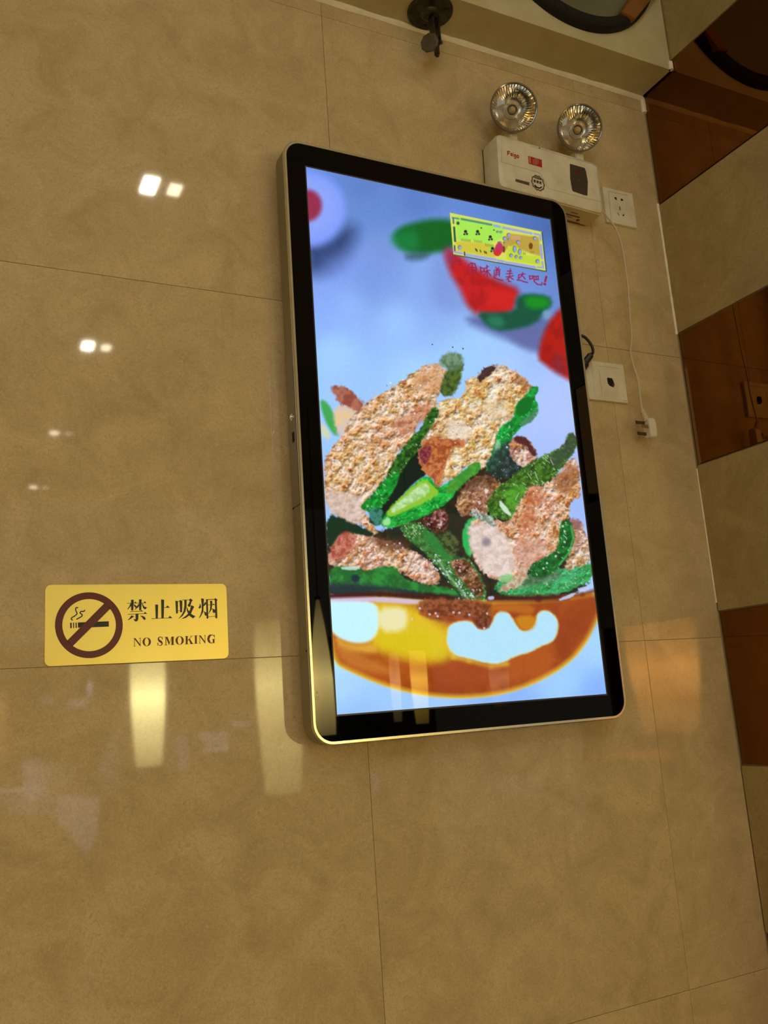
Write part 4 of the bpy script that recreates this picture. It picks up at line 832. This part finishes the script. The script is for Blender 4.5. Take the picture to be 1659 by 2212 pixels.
# ---------------------------------------------------------------- the dining room behind: twin downlights, stand-in lamps, street window
M_dl = mat('downlight_lens', (0, 0, 0), 0.5, emit=(1.0, 0.90, 0.70), estr=DOWNLIGHT)
M_dl2 = mat('downlight_lens_dim', (0, 0, 0), 0.5, emit=(1.0, 0.86, 0.62), estr=DOWNLIGHT*0.25)
M_dl3 = mat('downlight_lens_faint', (0, 0, 0), 0.5, emit=(1.0, 0.86, 0.62), estr=DOWNLIGHT*0.06)
M_dlh = mat('white_downlight_housing', (0.7, 0.66, 0.58), 0.5)
for k, (y, lab) in enumerate(((-1.649, 'twin ceiling downlight nearest the screen wall'), (-3.23, 'twin ceiling downlight second from the screen wall'), (-4.80, 'twin ceiling downlight third from the screen wall'), (-6.345, 'twin ceiling downlight farthest from the screen wall'))):
    d = thing('ceiling_downlight', (0.69, y, 3.50), lab, 'downlight', 'downlights in a row on the ceiling')
    b = MB(); b.box((0.595, y-.075, 3.485), (0.785, y+.075, 3.4995)); b.build('housing', M_dlh, d, bevel=0.003)
    hk = (0.050, 0.046, 0.022, 0.022)[k]
    b = MB(); b.box((0.615, y-hk, 3.478), (0.667, y+hk, 3.4849)); b.build('lamp_lens', M_dl if k < 2 else M_dl2, d)
    b = MB(); b.box((0.712, y-hk*.7, 3.478), (0.756, y+hk*.7, 3.4849)); b.build('lamp_lens', M_dl2 if k < 2 else M_dl3, d)
def stand_in_lamp(x, y, za, zb, prof, col, strength, peak, label):  # added lamp standing in for a glow known only from its reflection
    t = thing('hanging_stand_in', (x, y, 3.50), label, 'stand_in_lamp', 'stand-in lamps hanging behind the camera')
    b = MB(); b.lathe((x, y, za), (0, 0, 1), [((zb-za)*h, r) for h, r in prof], 40); b.build('lamp_shade', lamp_mat('graded_glow', za, zb, peak, col, strength), t, smooth=True)
    MB().lathe((x, y, zb+.0005), (0, 0, 1), [(0, .02), (.02, .018), (.021, .004), (3.4995-zb-.0005, .004)], 12).build('rod', M_gunmetal, t)
R1 = lambda r: [(0, r*.72), (.2, r*.84), (.45, r*.95), (.7, r), (.9, r*.97), (1, r*.93)]
stand_in_lamp(1.086, -4.0, 1.27, 1.98, R1(.100), (1.0, 0.88, 0.36), 26, 0.55, 'slim warm stand-in lamp reflected in the stone below the sign')
stand_in_lamp(1.893, -4.0, 1.04, 2.08, R1(.147), (1.0, 0.84, 0.32), 11, 0.62, 'wide warm stand-in lamp reflected left of the screen')
stand_in_lamp(2.140, -4.02, 1.36, 2.20, [(0, .070), (.15, .074), (.4, .070), (.6, .056), (.8, .036), (1, .010)], (1.0, 0.74, 0.24), 30, 0.42, 'slim warm stand-in lamp close beside the wide one')
stand_in_lamp(2.821, -4.0, 1.38, 1.85, R1(.057), (1.0, 0.66, 0.08), 14, 0.6, 'small amber stand-in lamp reflected at the screen bottom')
stand_in_lamp(2.720, -4.15, 1.40, 1.85, R1(.036), (1.0, 0.75, 0.35), 5, 0.6, 'narrow dim stand-in lamp next to the small amber one')
stand_in_lamp(3.445, -4.0, 1.45, 1.76, R1(.070), (1.0, 0.75, 0.45), 2.4, 0.6, 'short dim stand-in lamp at the far right')
stand_in_lamp(-2.16, -4.0, 1.15, 2.12, R1(.275), (1.0, 0.80, 0.45), 26, 0.5, 'big glowing stand-in lamp reflected in the bronze mirror')
M_day = mat('daylit_street', (0, 0, 0), 0.5, emit=(0.74, 0.82, 1.0), estr=0.75)
def mirrored(px, py, yp):
    """where the polished wall's reflection at this spot leads to, on the plane y = yp"""
    p = unproj(px, py, 1, 0.0); d = p-CAM; d[1] = -d[1]; return p + d*((yp-p[1])/d[1])
wo = struct(MB().box((-0.6, -7.06, 0.0), (4.6, -7.00, 2.2)).build('window_1', mat('dark_window_frame', (0.03, 0.03, 0.028), 0.4)))
def glimpse(pts, c, k):
    M = mat('daylit_street', (0, 0, 0), 0.5, emit=c, estr=k); P = [mirrored(x, y, -6.99) for x, y in pts]
    mb = MB(); mb.loft([P, [p+np.array([0, -0.008, 0]) for p in P]]); o = mb.build('pane', M); o.parent = wo
DAY = (0.78, 0.86, 1.0)
for pts, c, k in (([(48,1645),(96,1640),(98,1718),(52,1724)], DAY, 1.1), ([(100,1648),(160,1655),(160,1700),(102,1712)], DAY, 0.4), ([(120,1716),(214,1722),(214,1792),(188,1850),(150,1802),(122,1770)], DAY, 1.0),
                  ([(4,1706),(80,1702),(80,1707),(4,1710)], DAY, 3.0), ([(0,1712),(110,1712),(120,1760),(60,1765),(0,1750)], DAY, 0.5), ([(64,1718),(73,1718),(73,1728),(64,1728)], DAY, 4.0), ([(102,1738),(112,1737),(112,1741),(102,1742)], (1.0, 0.15, 0.1), 3.0),
                  ([(380,1588),(404,1584),(408,1660),(385,1664)], DAY, 0.9), ([(430,1582),(492,1580),(494,1614),(452,1618),(436,1604)], DAY, 1.1), ([(440,1617),(494,1616),(494,1622),(440,1623)], DAY, 2.2), ([(500,1556),(540,1560),(546,1568),(504,1572)], DAY, 1.2),
                  ([(189,1474),(201,1474),(197,1506),(190,1506)], DAY, 3.2), ([(144,1512),(192,1510),(182,1528),(152,1530)], DAY, 1.3), ([(85,1503),(116,1504),(114,1520),(85,1518)], DAY, 0.8), ([(0,1500),(14,1500),(14,1630),(0,1640)], (1.0, 0.5, 0.12), 2.2),
                  ([(215,1640),(236,1640),(236,1668),(216,1668)], DAY, 1.3), ([(215,1650),(260,1540),(262,1700),(216,1705)], DAY, 0.35), ([(803,1670),(816,1676),(820,1710),(806,1708)], DAY, 1.1), ([(1050,1684),(1160,1678),(1168,1712),(1052,1716)], (1.0, 0.86, 0.72), 0.6)):
    glimpse(pts, c, k)
for o in sc.objects:
    if 'org' in o: del o['org']
